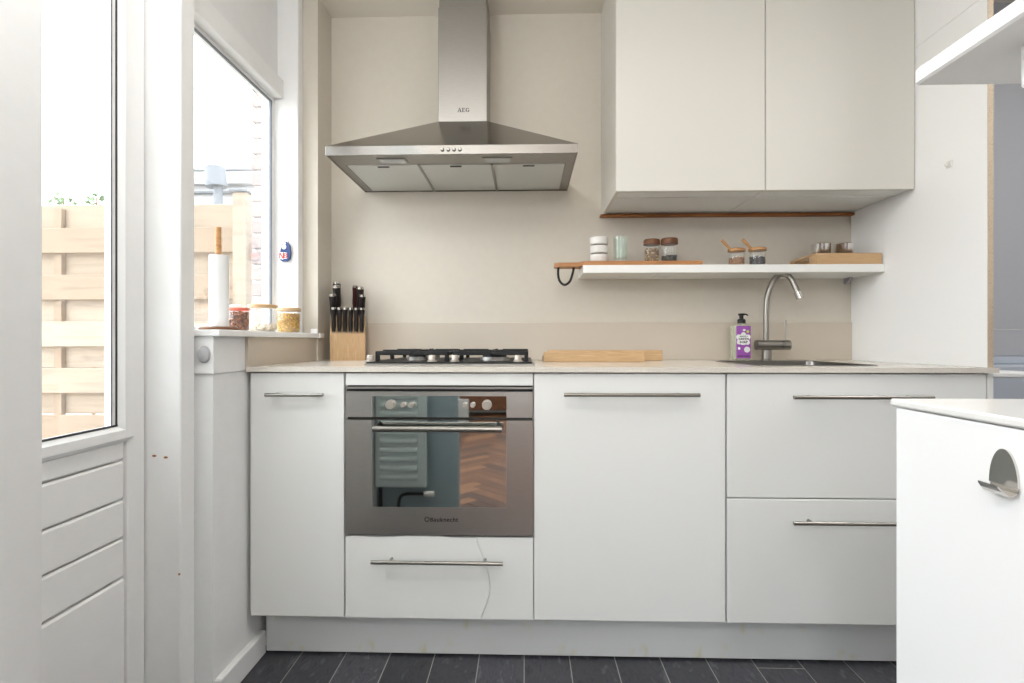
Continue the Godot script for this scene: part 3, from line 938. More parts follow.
func sink_and_tap() -> void:
	var y := 0.967
	var t := thing("kitchen_sink", V(0.96, y, 1.9), "stainless steel inset sink bowl set in the worktop below the tap", "sink")
	var x0 := 0.757
	var x1 := 1.164
	var d0 := 1.692
	var d1 := 2.1
	var st := mb()
	# rounded rim, then walls down to the floor of the bowl
	var rings := []
	for r in [[0.0, 0.0003, 0.04], [0.001, 0.0025, 0.04], [0.009, 0.0025, 0.034], [0.0115, 0.0, 0.033], [0.02, -0.12, 0.05], [0.035, -0.14, 0.06]]:
		var ring := []
		var i: float = r[0]
		var rad: float = r[2]
		for cn in [[x1 - i - rad, d1 - i - rad, 0.0], [x0 + i + rad, d1 - i - rad, PI / 2], [x0 + i + rad, d0 + i + rad, PI], [x1 - i - rad, d0 + i + rad, PI * 1.5]]:
			for k in 7:
				var a: float = cn[2] + PI / 2 * k / 6.0
				ring.append(V(cn[0] + rad * cos(a), y + r[1], cn[1] + rad * sin(a)))
		rings.append(ring)
	for i in rings.size() - 1:
		var nn: int = rings[i].size()
		for k in nn:
			var m := (k + 1) % nn
			var mid := V((x0 + x1) / 2, y, (d0 + d1) / 2)
			var inw: Vector3 = (mid - rings[i][k])
			quad(st, rings[i][k], rings[i][m], rings[i + 1][m], rings[i + 1][k], Vector3(inw.x, 0.2, inw.z) if i > 1 else Vector3.UP)
	var last: Array = rings[-1]
	for k in last.size():
		tri(st, V((x0 + x1) / 2, y - 0.143, (d0 + d1) / 2), last[k], last[(k + 1) % last.size()], Vector3.UP)
	build("bowl", st, M.sink_steel, t)
	st = mb()
	lathe(st, V(0.96, y - 0.1425, 1.896), [Vector2(0.042, 0), Vector2(0.04, 0.002), Vector2(0.03, 0.002), Vector2(0.028, 0.0005), Vector2(0, 0.0005)], 24)
	build("drain", st, M.chrome, t)

	var bxx := 1.006
	var bd := 2.16
	t = thing("mixer_tap", V(bxx, y, bd), "brushed steel mixer tap with tall swan neck spout behind the sink", "tap")
	st = mb()
	lathe(st, V(bxx, y, bd), [Vector2(0.024, 0), Vector2(0.024, 0.004), Vector2(0.024, 0.004), Vector2(0.0195, 0.007), Vector2(0.0195, 0.045)], 28)
	build("base", st, M.steel_bar, t)
	st = mb()
	rod(st, V(0.956, 1.032, bd - 0.012), V(1.06, 1.032, bd - 0.012), 0.0205, -1, 28)
	build("body", st, M.steel_bar, t)
	st = mb()
	rod(st, V(1.062, 1.032, bd - 0.012), V(1.093, 1.032, bd - 0.012), 0.0205, -1, 28)
	var cap := build("lever_cap", st, M.steel_bar, t)
	st = mb()
	rod(st, V(1.077, 1.05, bd - 0.012), V(1.079, 1.135, bd - 0.012), 0.0028, 0.0024, 12)
	build("lever", st, M.steel_bar, cap)
	st = mb()
	var pts := [V(bxx - 0.002, 1.048, bd), V(bxx - 0.002, 1.12, bd), V(bxx - 0.001, 1.19, bd)]
	pts.append_array([V(bxx + 0.003, 1.24, bd - 0.002), V(bxx + 0.016, 1.285, bd - 0.008), V(bxx + 0.034, 1.318, bd - 0.02), V(bxx + 0.056, 1.323, bd - 0.036), V(bxx + 0.074, 1.303, bd - 0.05), V(bxx + 0.085, 1.27, bd - 0.06), V(bxx + 0.092, 1.245, bd - 0.066)])
	tube(st, curve(pts, 6), 0.0112, 18)
	var sp := build("spout", st, M.steel_bar, t)
	st = mb()
	rod(st, V(bxx + 0.091, 1.248, bd - 0.0655), V(bxx + 0.1, 1.22, bd - 0.0715), 0.0145, 0.0145, 20)
	build("aerator", st, M.chrome, sp)

	# soap bottle
	t = thing("soap_bottle", V(0.91, y, 2.19), "clear hand soap bottle with purple label and black pump by the tap", "bottle")
	st = mb()
	bx(st, 0.876, 0.944, y + 0.001, 1.117, 2.165, 2.222, 0.008)
	bx(st, 0.9, 0.93, 1.117, 1.124, 2.178, 2.208, 0.003)
	build("bottle", st, M.soap_glass, t)
	solid("label", [0.8815, 0.9415, 0.977, 1.1125, 2.1636, 2.1648], M.purple, t, 0.0004)
	var lb: MeshInstance3D = t.get_node("label")
	st = mb()
	prism(st, ring_poly(0.911, 1.056, 0.0245, 0.024, 14), 2.1626, 2.1636)
	for c in [[0.892, 1.066, 0.011], [0.93, 1.066, 0.0105], [0.894, 1.045, 0.0105], [0.928, 1.043, 0.01], [0.911, 1.076, 0.0105]]:
		prism(st, ring_poly(c[0], c[1], c[2], c[2], 12), 2.1627, 2.1636)
	prism(st, ring_poly(0.926, 1.013, 0.0125, 0.0125, 16), 2.1626, 2.1636)
	prism(st, ring_poly(0.893, 1.018, 0.005, 0.006, 10), 2.1626, 2.1636)
	prism(st, ring_poly(0.914, 1.095, 0.006, 0.004, 10), 2.1626, 2.1636)
	build("label_print", st, M.label_white, lb)
	st = mb()
	prism(st, ring_poly(0.929, 1.0885, 0.0055, 0.006, 12), 2.1624, 2.1636)
	build("label_fruit", st, M.lime, lb)
	for w in [["MARCEL'S", 1.0685, 0.005], ["GREEN", 1.0575, 0.0095], ["SOAP", 1.0445, 0.0095], ["HAND SOAP", 0.9855, 0.006]]:
		text("lettering", w[0], V(0.9115, w[1], 2.1624), w[2], M.print_dark, lb, true)
	st = mb()
	lathe(st, V(0.915, 1.124, 2.193), [Vector2(0.0165, 0), Vector2(0.0165, 0.014), Vector2(0.0165, 0.014), Vector2(0.014, 0.018), Vector2(0.0085, 0.019), Vector2(0.0085, 0.019), Vector2(0.0085, 0.036), Vector2(0.0085, 0.036), Vector2(0, 0.036)], 24)
	bx(st, 0.904, 0.926, 1.157, 1.166, 2.183, 2.203, 0.002)
	tube(st, curve([V(0.922, 1.1625, 2.193), V(0.934, 1.163, 2.193), V(0.942, 1.158, 2.193)], 4), 0.0028, 8)
	build("pump", st, M.black, t)

func jar(called: String, at: Vector3, r: float, h: float, label: String, group := "") -> Node3D:
	var t := thing(called, at, label, "jar", group)
	var st := mb()
	lathe(st, at, [Vector2(0, 0.001), Vector2(r * 0.9, 0.001), Vector2(r, 0.006), Vector2(r, h * 0.9), Vector2(r * 0.93, h)], 32)
	build("glass", st, M.jar_glass, t)
	return t

func filling(t: Node3D, at: Vector3, r: float, h: float, n: int, size: float, cols: Array, long := 1.0) -> void:
	var st := mb()
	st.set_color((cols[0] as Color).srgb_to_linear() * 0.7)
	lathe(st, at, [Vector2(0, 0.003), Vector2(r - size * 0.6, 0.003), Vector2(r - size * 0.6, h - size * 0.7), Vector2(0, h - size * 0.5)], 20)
	for i in n:
		var a := rng.randf() * TAU
		var top := rng.randf() < 0.2
		var rr := sqrt(rng.randf()) * (r - size) if top else r - size * 0.55
		var yy := h - size * 0.5 + rng.randf_range(-0.3, 0.4) * size if top else rng.randf_range(size, h)
		var p := at + Vector3(cos(a) * rr, yy, sin(a) * rr)
		var c: Color = cols[rng.randi() % cols.size()]
		st.set_color(c.srgb_to_linear())
		var bs := Basis.from_euler(Vector3(rng.randf() * TAU, rng.randf() * TAU, rng.randf() * TAU))
		abox(st, Vector3(-size * 0.45 * long, -size * 0.35, -size * 0.35), Vector3(size * 0.45 * long, size * 0.35, size * 0.35), size * 0.15, Transform3D(bs, p))
	var m := mat(Color.WHITE, 0.7)
	m.vertex_color_use_as_albedo = true
	var o := build("contents", st, m, t)
	o.set_meta("kind", "stuff")

func disc_lid(t: Node3D, at: Vector3, r: float, h: float, m: Material) -> MeshInstance3D:
	var st := mb()
	lathe(st, at, [Vector2(0, 0), Vector2(r, 0), Vector2(r, 0), Vector2(r, h * 0.75), Vector2(r * 0.94, h), Vector2(0, h)], 28)
	return build("lid", st, m, t)

func shelf_and_things() -> void:
	var t := thing("wall_shelf", V(0.82, 1.322, 2.16), "long white floating shelf on the back wall above the tap", "shelf")
	solid("shelf_board", [0.229, 1.4165, 1.322, 1.354, 2.055, 2.2655], M.gloss_white, t, 0.0015)
	var st := mb()
	bx(st, 0.535, 0.6, 1.317, 1.322, 2.09, 2.2, 0.002)
	build("bracket", st, M.white_board, t)
	st = mb()
	prism_x(st, PackedVector2Array([Vector2(2.262, 1.322), Vector2(2.262, 1.297), Vector2(2.25, 1.297), Vector2(2.215, 1.318), Vector2(2.215, 1.322)]), 1.385, 1.395)
	build("bracket", st, M.grey_wall, t)
	var y := 1.354
	# long serving board lying on the shelf, handle over the left end
	t = thing("serving_board", V(0.45, y, 2.12), "long wooden serving board with black leather loop lying on the shelf", "board")
	st = mb()
	var top := [Vector2(0.705, 2.057), Vector2(0.705, 2.21), Vector2(0.285, 2.21), Vector2(0.245, 2.2), Vector2(0.225, 2.17), Vector2(0.135, 2.165), Vector2(0.118, 2.15), Vector2(0.118, 2.11), Vector2(0.135, 2.095), Vector2(0.215, 2.09), Vector2(0.235, 2.062), Vector2(0.255, 2.057)]
	var idx := Geometry2D.triangulate_polygon(PackedVector2Array(top))
	var by0 := y
	var by1 := y + 0.0165
	for i in range(0, idx.size(), 3):
		for s in [[by1, Vector3.UP], [by0, Vector3.DOWN]]:
			tri(st, V(top[idx[i]].x, s[0], top[idx[i]].y), V(top[idx[i + 1]].x, s[0], top[idx[i + 1]].y), V(top[idx[i + 2]].x, s[0], top[idx[i + 2]].y), s[1])
	for i in top.size():
		var a: Vector2 = top[i]
		var b: Vector2 = top[(i + 1) % top.size()]
		var mid := (a + b) / 2.0 - Vector2(0.45, 2.13)
		quad(st, V(a.x, by0, a.y), V(b.x, by0, b.y), V(b.x, by1, b.y), V(a.x, by1, a.y), V(mid.x, 0, mid.y))
	build("board", st, M.board, t)
	st = mb()
	tube(st, curve([V(0.135, y + 0.001, 2.12), V(0.133, y - 0.025, 2.115), V(0.138, y - 0.055, 2.11), V(0.158, y - 0.073, 2.11), V(0.18, y - 0.06, 2.11), V(0.193, y - 0.025, 2.115), V(0.198, y + 0.001, 2.12)], 6), 0.005, 10, true, 0.45)
	build("leather_loop", st, M.leather, t)
	var yb := by1
	# three stacked cups, a tumbler
	for k in 3:
		st = mb()
		var at := V(0.303, yb + 0.036 * k, 2.125)
		var bowl := [Vector2(0, 0.001), Vector2(0.028, 0.001), Vector2(0.034, 0.005), Vector2(0.0375, 0.012), Vector2(0.038, 0.033), Vector2(0.0365, 0.0345), Vector2(0.035, 0.033), Vector2(0.034, 0.012), Vector2(0, 0.008)]
		if k > 0:
			bowl[2] = Vector2(0.036, 0.006)
		lathe(st, at, bowl, 36)
		var c := build("small_bowl", st, M.ceramic)
		tag(c, ["small white bowl at the bottom of the stack of three on the shelf", "middle small white bowl of the stack of three on the shelf", "small white bowl on top of the stack of three on the shelf"][k], "bowl", "stacked white bowls")
	st = mb()
	var fl := []
	lathe(st, V(0.392, yb, 2.13), [Vector2(0, 0.002), Vector2(0.025, 0.002), Vector2(0.0275, 0.004), Vector2(0.0275, 0.02), Vector2(0.031, 0.11), Vector2(0.0285, 0.11), Vector2(0.0255, 0.022), Vector2(0, 0.018)], 14)
	tag(build("tumbler", st, M.green_glass), "pale green glass tumbler beside the stacked white bowls on the shelf", "glass")
	var g := "spice jars on the serving board"
	var a0 := V(0.521, yb, 2.13)
	t = jar("spice_jar", a0, 0.031, 0.078, "spice jar of mixed brown seeds with wooden lid next to the green tumbler", g)
	disc_lid(t, a0 + Vector3(0, 0.076, 0), 0.0335, 0.022, M.walnut)
	filling(t, a0, 0.0305, 0.062, 150, 0.007, [Color(0.55, 0.42, 0.28), Color(0.7, 0.6, 0.42), Color(0.42, 0.3, 0.2), Color(0.78, 0.7, 0.55)])
	a0 = V(0.591, yb, 2.12)
	t = jar("spice_jar", a0, 0.0315, 0.078, "spice jar half full of black seeds with dark wooden lid", g)
	disc_lid(t, a0 + Vector3(0, 0.076, 0), 0.034, 0.024, M.walnut)
	filling(t, a0, 0.031, 0.03, 90, 0.006, [Color(0.09, 0.085, 0.09), Color(0.15, 0.14, 0.14)])
	# two small jars with a spoon through the lid
	for k in 2:
		a0 = V([0.871, 0.949][k], y, [2.135, 2.12][k])
		t = jar("spoon_jar", a0, 0.031, 0.066, ["small glass jar of tan powder with wooden lid and spoon", "small glass jar of dark spice with wooden lid and spoon"][k], "small jars with spoons")
		var lid := disc_lid(t, a0 + Vector3(0, 0.065, 0), 0.0345, 0.011, M.oak)
		st = mb()
		rod(st, a0 + Vector3(-0.02, 0.062, 0.012), a0 + Vector3(-0.066, 0.11, 0.014), 0.0045, 0.0065, 12)
		build("spoon", st, M.oak, t)
		var cols := [Color(0.66, 0.47, 0.32), Color(0.72, 0.53, 0.38)] if k == 0 else [Color(0.25, 0.24, 0.25), Color(0.34, 0.33, 0.34)]
		filling(t, a0, 0.0305, 0.04, 120, 0.0045, cols)
	# wooden tray with two steel cups at the right end of the shelf
	t = thing("wooden_tray", V(1.28, y, 2.16), "pale wooden tray at the end of the shelf holding two steel cups", "tray")
	st = mb()
	bx(st, 1.153, 1.41, y, y + 0.045, 2.06, 2.073, 0.002)
	build("front_side", st, M.bamboo, t)
	st = mb()
	bx(st, 1.166, 1.398, y + 0.001, y + 0.009, 2.073, 2.25, 0.001)
	build("bottom", st, M.bamboo, t)
	solid("back_side", [1.153, 1.41, y, y + 0.045, 2.25, 2.262], M.bamboo, t, 0.002)
	st = mb()
	# left end with a hand slot
	bx(st, 1.153, 1.166, y, y + 0.012, 2.073, 2.25, 0.001)
	bx(st, 1.153, 1.166, y + 0.034, y + 0.045, 2.073, 2.25, 0.001)
	bx(st, 1.153, 1.166, y + 0.012, y + 0.034, 2.073, 2.11, 0.001)
	bx(st, 1.153, 1.166, y + 0.012, y + 0.034, 2.215, 2.25, 0.001)
	build("end_side", st, M.bamboo, t)
	solid("end_side", [1.398, 1.41, y, y + 0.045, 2.073, 2.25], M.bamboo, t, 0.002)
	for k in 2:
		st = mb()
		lathe(st, V([1.222, 1.317][k], y + 0.0095, 2.15), [Vector2(0, 0), Vector2(0.034, 0), Vector2(0.036, 0.003), Vector2(0.036, 0.084), Vector2(0.0375, 0.086), Vector2(0.0365, 0.0865), Vector2(0.035, 0.084), Vector2(0.035, 0.004), Vector2(0, 0.004)], 32)
		tag(build("steel_cup", st, M.cup_steel), ["shiny steel cup in the wooden tray, nearer the spoon jars", "shiny steel cup in the wooden tray, nearer the end panel"][k], "cup", "steel cups in the tray")

func worktop_things() -> void:
	var y := 0.967
	# knife block: upright block with a stepped, sloping top
	var x0 := -0.834
	var x1 := -0.692
	var t := thing("knife_block", V(-0.757, y, 2.17), "bamboo knife block full of dark handled knives in the back corner", "knife block")
	var turn := deg_to_rad(17.0)
	t.rotation.y = turn
	var pivot := t.position
	var st := mb()
	prism_x(st, PackedVector2Array([Vector2(2.13, y), Vector2(2.13, y + 0.113), Vector2(2.165, y + 0.16), Vector2(2.185, y + 0.168), Vector2(2.205, y + 0.19), Vector2(2.225, y + 0.19), Vector2(2.225, y)]), x0, x1)
	build("block", st, M.bamboo_upright, t)
	solid("emblem", [-0.785, -0.735, y + 0.035, y + 0.037, 2.1297, 2.1302], M.oak, t, 0.0)
	solid("emblem", [-0.785, -0.735, y + 0.046, y + 0.048, 2.1297, 2.1302], M.oak, t, 0.0)
	var g := "knives in the bamboo block"
	for k in 6:
		var x := -0.8195 + 0.0225 * k
		var nm: String = ["leftmost", "second from left", "third from left", "fourth from left", "fifth from left", "rightmost"][k]
		knife("steak_knife", pivot + (V(x, y + 0.121, 2.131) - pivot).rotated(Vector3.UP, turn), pivot + (V(x + 0.0025, y + 0.219, 2.1) - pivot).rotated(Vector3.UP, turn), 0.0103, "slim dark steak knife, %s in the low row of the block" % nm, g, M.knife)
	for kk in [[-0.822, 0.183, 2.172, -0.824, 0.278, 2.135, 0.0145, "dark knife at the front left of the tall row", 0], [-0.808, 0.2, 2.20, -0.8105, 0.315, 2.165, 0.016, "thick dark knife standing behind the front left one", 0], [-0.808, 0.22, 2.235, -0.8125, 0.336, 2.21, 0.016, "tallest dark knife at the back left of the block", 0], [-0.708, 0.183, 2.172, -0.7035, 0.278, 2.135, 0.0135, "dark knife at the front right of the tall row", 0], [-0.717, 0.2, 2.2, -0.7125, 0.312, 2.165, 0.0145, "dark knife standing behind the front right one", 0], [-0.736, 0.22, 2.235, -0.7335, 0.322, 2.21, 0.013, "reddish brown handled knife at the back of the block", 1]]:
		knife("chef_knife", pivot + (V(kk[0], y + kk[1], kk[2]) - pivot).rotated(Vector3.UP, turn), pivot + (V(kk[3], y + kk[4], kk[5]) - pivot).rotated(Vector3.UP, turn), kk[6], kk[7], g, M.knife_red if kk[8] else M.knife)
	# wooden tray board lying by the hob
	t = thing("wooden_board", V(0.3, y, 2.1), "pale bamboo tray board lying on the worktop between hob and tap", "board")
	st = mb()
	bx(st, 0.069, 0.463, y, y + 0.0385, 2.0, 2.015, 0.002)
	build("front_side", st, M.bamboo, t)
	solid("bottom", [0.069, 0.463, y, y + 0.02, 2.015, 2.16], M.bamboo, t, 0.001)
	solid("back_side", [0.09, 0.575, y, y + 0.0435, 2.16, 2.175], M.bamboo, t, 0.002)

func knife(called: String, a: Vector3, b: Vector3, r: float, label: String, group: String, m: Material) -> void:
	var t := thing(called, a, label, "knife", group)
	var st := mb()
	var ax := (b - a).normalized()
	var pts := []
	for i in 9:
		pts.append(a.lerp(b, i / 8.0))
	var rings := [0.72, 0.85, 0.98, 1.0, 0.95, 0.92, 0.98, 1.05, 1.0]
	for i in 8:
		rod(st, pts[i], pts[i + 1], r * rings[i], r * rings[i + 1], 14, i == 0 or i == 7)
	build("handle", st, m, t)
	st = mb()
	rod(st, b, b + ax * 0.004, r * 1.0, r * 0.8, 14)
	rod(st, b - ax * 0.005, b, r * 1.06, r * 1.0, 14)
	build("end_cap", st, M.chrome, t)
	st = mb()
	rod(st, a - ax * 0.003, a + ax * 0.004, r * 0.62, r * 0.78, 12)
	build("bolster", st, M.chrome, t)

func sill_things() -> void:
	var y := 1.081
	var p := V(-0.957, y, 1.565)
	var t := thing("paper_towel_holder", p, "round wooden paper towel stand on the windowsill", "stand")
	var st := mb()
	lathe(st, p, [Vector2(0, 0.001), Vector2(0.051, 0.001), Vector2(0.055, 0.004), Vector2(0.055, 0.008), Vector2(0.051, 0.0115), Vector2(0, 0.0115)], 40)
	build("base", st, M.walnut, t)
	st = mb()
	rod(st, p + Vector3(0, 0.0115, 0), p + Vector3(-0.003, 0.322, 0), 0.0095, 0.009, 18)
	build("dowel", st, M.oak, t)
	st = mb()
	lathe(st, p + Vector3(0, 0.012, 0), [Vector2(0.016, 0), Vector2(0.0275, 0), Vector2(0.0275, 0), Vector2(0.0275, 0.222), Vector2(0.0275, 0.222), Vector2(0.016, 0.222), Vector2(0.016, 0.222), Vector2(0.016, 0.0)], 40)
	tag(build("paper_roll", st, M.paper), "white kitchen paper roll on the wooden stand at the window", "paper roll")
	var g := "storage jars on the windowsill"
	# clip jar with red ring
	var a := V(-0.955, y, 1.672)
	t = jar("storage_jar", a, 0.0315, 0.07, "clip-top glass jar of brown nuts with a red rubber ring", g)
	st = mb()
	lathe(st, a + Vector3(0, 0.07, 0), [Vector2(0.0345, 0), Vector2(0.0345, 0.006), Vector2(0.032, 0.0075), Vector2(0.032, -0.001), Vector2(0.0345, 0)], 32)
	build("rubber_ring", st, M.red_ring, t)
	st = mb()
	lathe(st, a + Vector3(0, 0.0775, 0), [Vector2(0.033, 0), Vector2(0.033, 0.005), Vector2(0.028, 0.009), Vector2(0, 0.01)], 32)
	build("glass_lid", st, M.jar_glass, t)
	st = mb()
	tube(st, curve([a + Vector3(0.034, 0.08, 0.008), a + Vector3(0.04, 0.066, 0.008), a + Vector3(0.036, 0.05, 0.008), a + Vector3(0.034, 0.042, 0.008)], 4), 0.0012, 8)
	build("clip", st, M.chrome, t)
	filling(t, a, 0.031, 0.062, 220, 0.009, [Color(0.55, 0.3, 0.16), Color(0.66, 0.4, 0.24), Color(0.44, 0.22, 0.12)], 1.3)
	a = V(-0.95, y, 1.815)
	t = jar("storage_jar", a, 0.0475, 0.088, "wide glass jar with pale contents and a flat wooden lid", g)
	disc_lid(t, a + Vector3(0, 0.087, 0), 0.0495, 0.012, M.bamboo)
	filling(t, a, 0.0465, 0.024, 90, 0.013, [Color(0.9, 0.84, 0.75), Color(0.86, 0.78, 0.68), Color(0.93, 0.89, 0.82)], 1.6)
	a = V(-0.942, y, 2.0)
	t = jar("storage_jar", a, 0.0425, 0.082, "glass jar full of yellow grains with a wooden lid beside the jamb", g)
	disc_lid(t, a + Vector3(0, 0.086, 0), 0.046, 0.013, M.bamboo)
	filling(t, a, 0.042, 0.076, 420, 0.007, [Color(0.78, 0.6, 0.22), Color(0.86, 0.69, 0.3), Color(0.7, 0.52, 0.18)])
	# blue tag on a hook, on the far window jamb
	t = thing("hook", V(-0.971, 1.475, 2.073), "small white plastic hook on the window jamb above the blue tag", "hook")
	st = mb()
	rod(st, V(-0.973, 1.484, 2.0728), V(-0.973, 1.484, 2.069), 0.008, 0.007, 16)
	build("plate", st, M.ceramic, t)
	st = mb()
	tube(st, curve([V(-0.97, 1.482, 2.069), V(-0.964, 1.474, 2.06), V(-0.966, 1.463, 2.058), V(-0.974, 1.458, 2.06)], 4), 0.0022, 8)
	build("hook", st, M.ceramic, t)
	t = thing("key_tag", V(-0.984, 1.375, 2.07), "small blue key tag with white and red letters hanging on the jamb", "tag")
	st = mb()
	prism(st, PackedVector2Array([Vector2(-1.003, 1.379), Vector2(-0.995, 1.374), Vector2(-0.976, 1.375), Vector2(-0.965, 1.386), Vector2(-0.962, 1.412), Vector2(-0.966, 1.44), Vector2(-0.975, 1.453), Vector2(-0.987, 1.456), Vector2(-0.996, 1.444), Vector2(-1.001, 1.425), Vector2(-1.005, 1.41)]), 2.056, 2.068)
	var b := build("tag_body", st, M.blue_tag, t)
	st = mb()
	prism(st, ring_poly(-0.988, 1.434, 0.0095, 0.011, 14), 2.0548, 2.056)
	prism(st, ring_poly(-0.986, 1.448, 0.006, 0.005, 12), 2.0548, 2.056)
	build("cap_print", st, M.label_white, b)
	st = mb()
	prism(st, PackedVector2Array([Vector2(-1.002, 1.384), Vector2(-0.991, 1.381), Vector2(-0.991, 1.411), Vector2(-1.004, 1.412)]), 2.0552, 2.056)
	prism(st, PackedVector2Array([Vector2(-0.988, 1.384), Vector2(-0.975, 1.386), Vector2(-0.976, 1.409), Vector2(-0.988, 1.411)]), 2.0552, 2.056)
	build("letter_print", st, M.label_white, b)
	text("lettering", "N", V(-0.9975, 1.397, 2.0552), 0.022, M.red, b, true)
	text("lettering", "B", V(-0.982, 1.397, 2.0552), 0.02, M.red, b, true)
	st = mb()
	tube(st, curve([V(-0.982, 1.452, 2.062), V(-0.976, 1.462, 2.059), V(-0.97, 1.462, 2.058), V(-0.972, 1.452, 2.06)], 4), 0.0013, 6)
	build("ring", st, M.chrome, t)

func outside() -> void:
	# paved yard, slatted fence, brick of the house beside the window, roof with vent behind
	wall("floor_001", [-9.0, -1.12, -0.2, -0.12, -6.0, 9.0], M.paving)
	var t := thing("garden_fence", V(-3.0, -0.12, 2.78), "pale slatted wooden garden fence outside the window and door", "fence")
	var xs := [-5.2, -3.36, -1.53]
	for k in 8:
		var yb := 1.536 - 0.2585 * k
		for s in 2:
			solid("board", [xs[s] + 0.003, xs[s + 1] - 0.003, yb, yb + 0.139, 2.75, 2.77], M.fence[rng.randi() % 3], t, 0.003)
	for k in 8:
		var yb := 1.675 - 0.2585 * k
		for s in 2:
			solid("board", [xs[s] + 0.003, xs[s + 1] - 0.003, yb, yb + 0.139, 2.80, 2.82], M.fence[rng.randi() % 3], t, 0.003)
	for s in [[-1.45, -1.0]]:
		for k in 8:
			solid("board", [s[0], s[1], 1.536 - 0.2585 * k, 1.675 - 0.2585 * k, 2.75, 2.77], M.fence[rng.randi() % 3], t, 0.003)
			solid("board", [s[0], s[1], 1.675 - 0.2585 * k, 1.814 - 0.2585 * k, 2.80, 2.82], M.fence[rng.randi() % 3], t, 0.003)
	for x in [-2.61, -4.3, -1.97, -2.97]:
		solid("batten", [x - 0.0225, x + 0.0225, -0.12, 1.79, 2.7705, 2.7995], M.fence[2], t, 0.002)
	for x in [-1.53, -3.36]:
		var po := solid("post", [x - 0.037, x + 0.037, -0.12, 1.845, 2.68, 2.75], M.fence[1], t, 0.004)
		solid("post_cap", [x - 0.05, x + 0.05, 1.845, 1.862, 2.665, 2.765], M.zinc, po, 0.004)
	# brick return of the outer leaf beside the window
	var core := wall("wall_outside", [-1.16, -1.1, -0.12, 2.9, 2.16, 2.46], M.mortar, 0.0)
	var meshes := []
	for L in [0.1, 0.2]:
		var st := mb()
		abox(st, Vector3(-0.04, -0.0275, -L / 2), Vector3(0.04, 0.0275, L / 2), 0.003, Transform3D())
		meshes.append(st.commit())
	for k in 28:
		var o := MeshInstance3D.new()
		o.mesh = meshes[k % 2]
		o.material_override = M.brick[rng.randi() % 3]
		o.name = "brick"
		core.add_child(o, true)
		var L: float = [0.1, 0.2][k % 2]
		o.position = V(-1.135, 1.0 + 0.0675 * k, 2.15 + L / 2)
	wall("wall_outside_001", [-1.1, -1.0, 0.0, 2.9, 2.12, 2.47], M.mortar)
	# upper wall added out of view to keep part of the sky off the fence
	wall("wall_outside_002", [-1.16, 3.2, 2.66, 6.5, -4.6, 2.47], M.brick[1])
	# neighbour's flat roof
	t = thing("garage", V(-4.5, -0.12, 8.0), "pale flat roofed outbuilding behind the garden fence", "building")
	solid("wall", [-4.95, -2.0, -0.12, 3.22, 7.0, 8.9], M.pale_roof, t)
	solid("roof_edge", [-5.0, -1.95, 3.22, 3.4, 6.9, 8.95], M.pale_roof, t, 0.01)
	solid("roof_trim", [-5.01, -1.94, 3.39, 3.42, 6.88, 8.96], M.roof_trim, t, 0.005)
	solid("ledge", [-4.95, -2.0, 3.1, 3.13, 6.93, 7.0], M.roof_trim, t, 0.004)
	t = thing("roof_vent", V(-4.02, 2.6, 6.5), "grey metal vent pipe with a wide cowl above the fence", "vent pipe")
	var st := mb()
	rod(st, V(-4.03, 1.0, 6.5), V(-3.985, 3.06, 6.5), 0.062, 0.055, 24)
	build("pipe", st, M.zinc, t)
	st = mb()
	rod(st, V(-4.005, 3.05, 6.5), V(-4.03, 3.3, 6.5), 0.125, 0.12, 28)
	build("cowl", st, M.zinc, t)
	# shoots of a shrub showing above the fence
	for s in [[-2.77, 1], [-2.57, 2]]:
		t = thing("shrub", V(s[0], -0.12, 2.95), ["leafy shoot showing above the fence beside the door edge", "leafy green shoot above the fence nearer the window"][s[1] - 1], "shrub")
		st = mb()
		rod(st, V(s[0], -0.12, 2.95), V(s[0] + 0.03, 1.9, 2.95), 0.012, 0.004, 8)
		build("stem", st, M.chip, t)
		st = mb()
		for i in 36:
			var c := V(s[0] + 0.02 + rng.randf_range(-0.03, 0.03), rng.randf_range(1.76, 1.9 + 0.02 * s[1]), 2.95 + rng.randf_range(-0.05, 0.05))
			var bs := Basis.from_euler(Vector3(rng.randf() * TAU, rng.randf() * TAU, rng.randf() * TAU))
			var L := rng.randf_range(0.022, 0.034)
			for q in [-1.0, 1.0]:
				tri(st, c, c + bs * Vector3(L * 0.5, 0.004 * q, L * 0.4), c + bs * Vector3(L * 1.6, 0, 0), bs * Vector3(0, 1, 0))
				tri(st, c, c + bs * Vector3(L * 0.5, 0.004 * q, -L * 0.4), c + bs * Vector3(L * 1.6, 0, 0), bs * Vector3(0, 1, 0))
		build("foliage", st, M.leaf, t).set_meta("kind", "stuff")

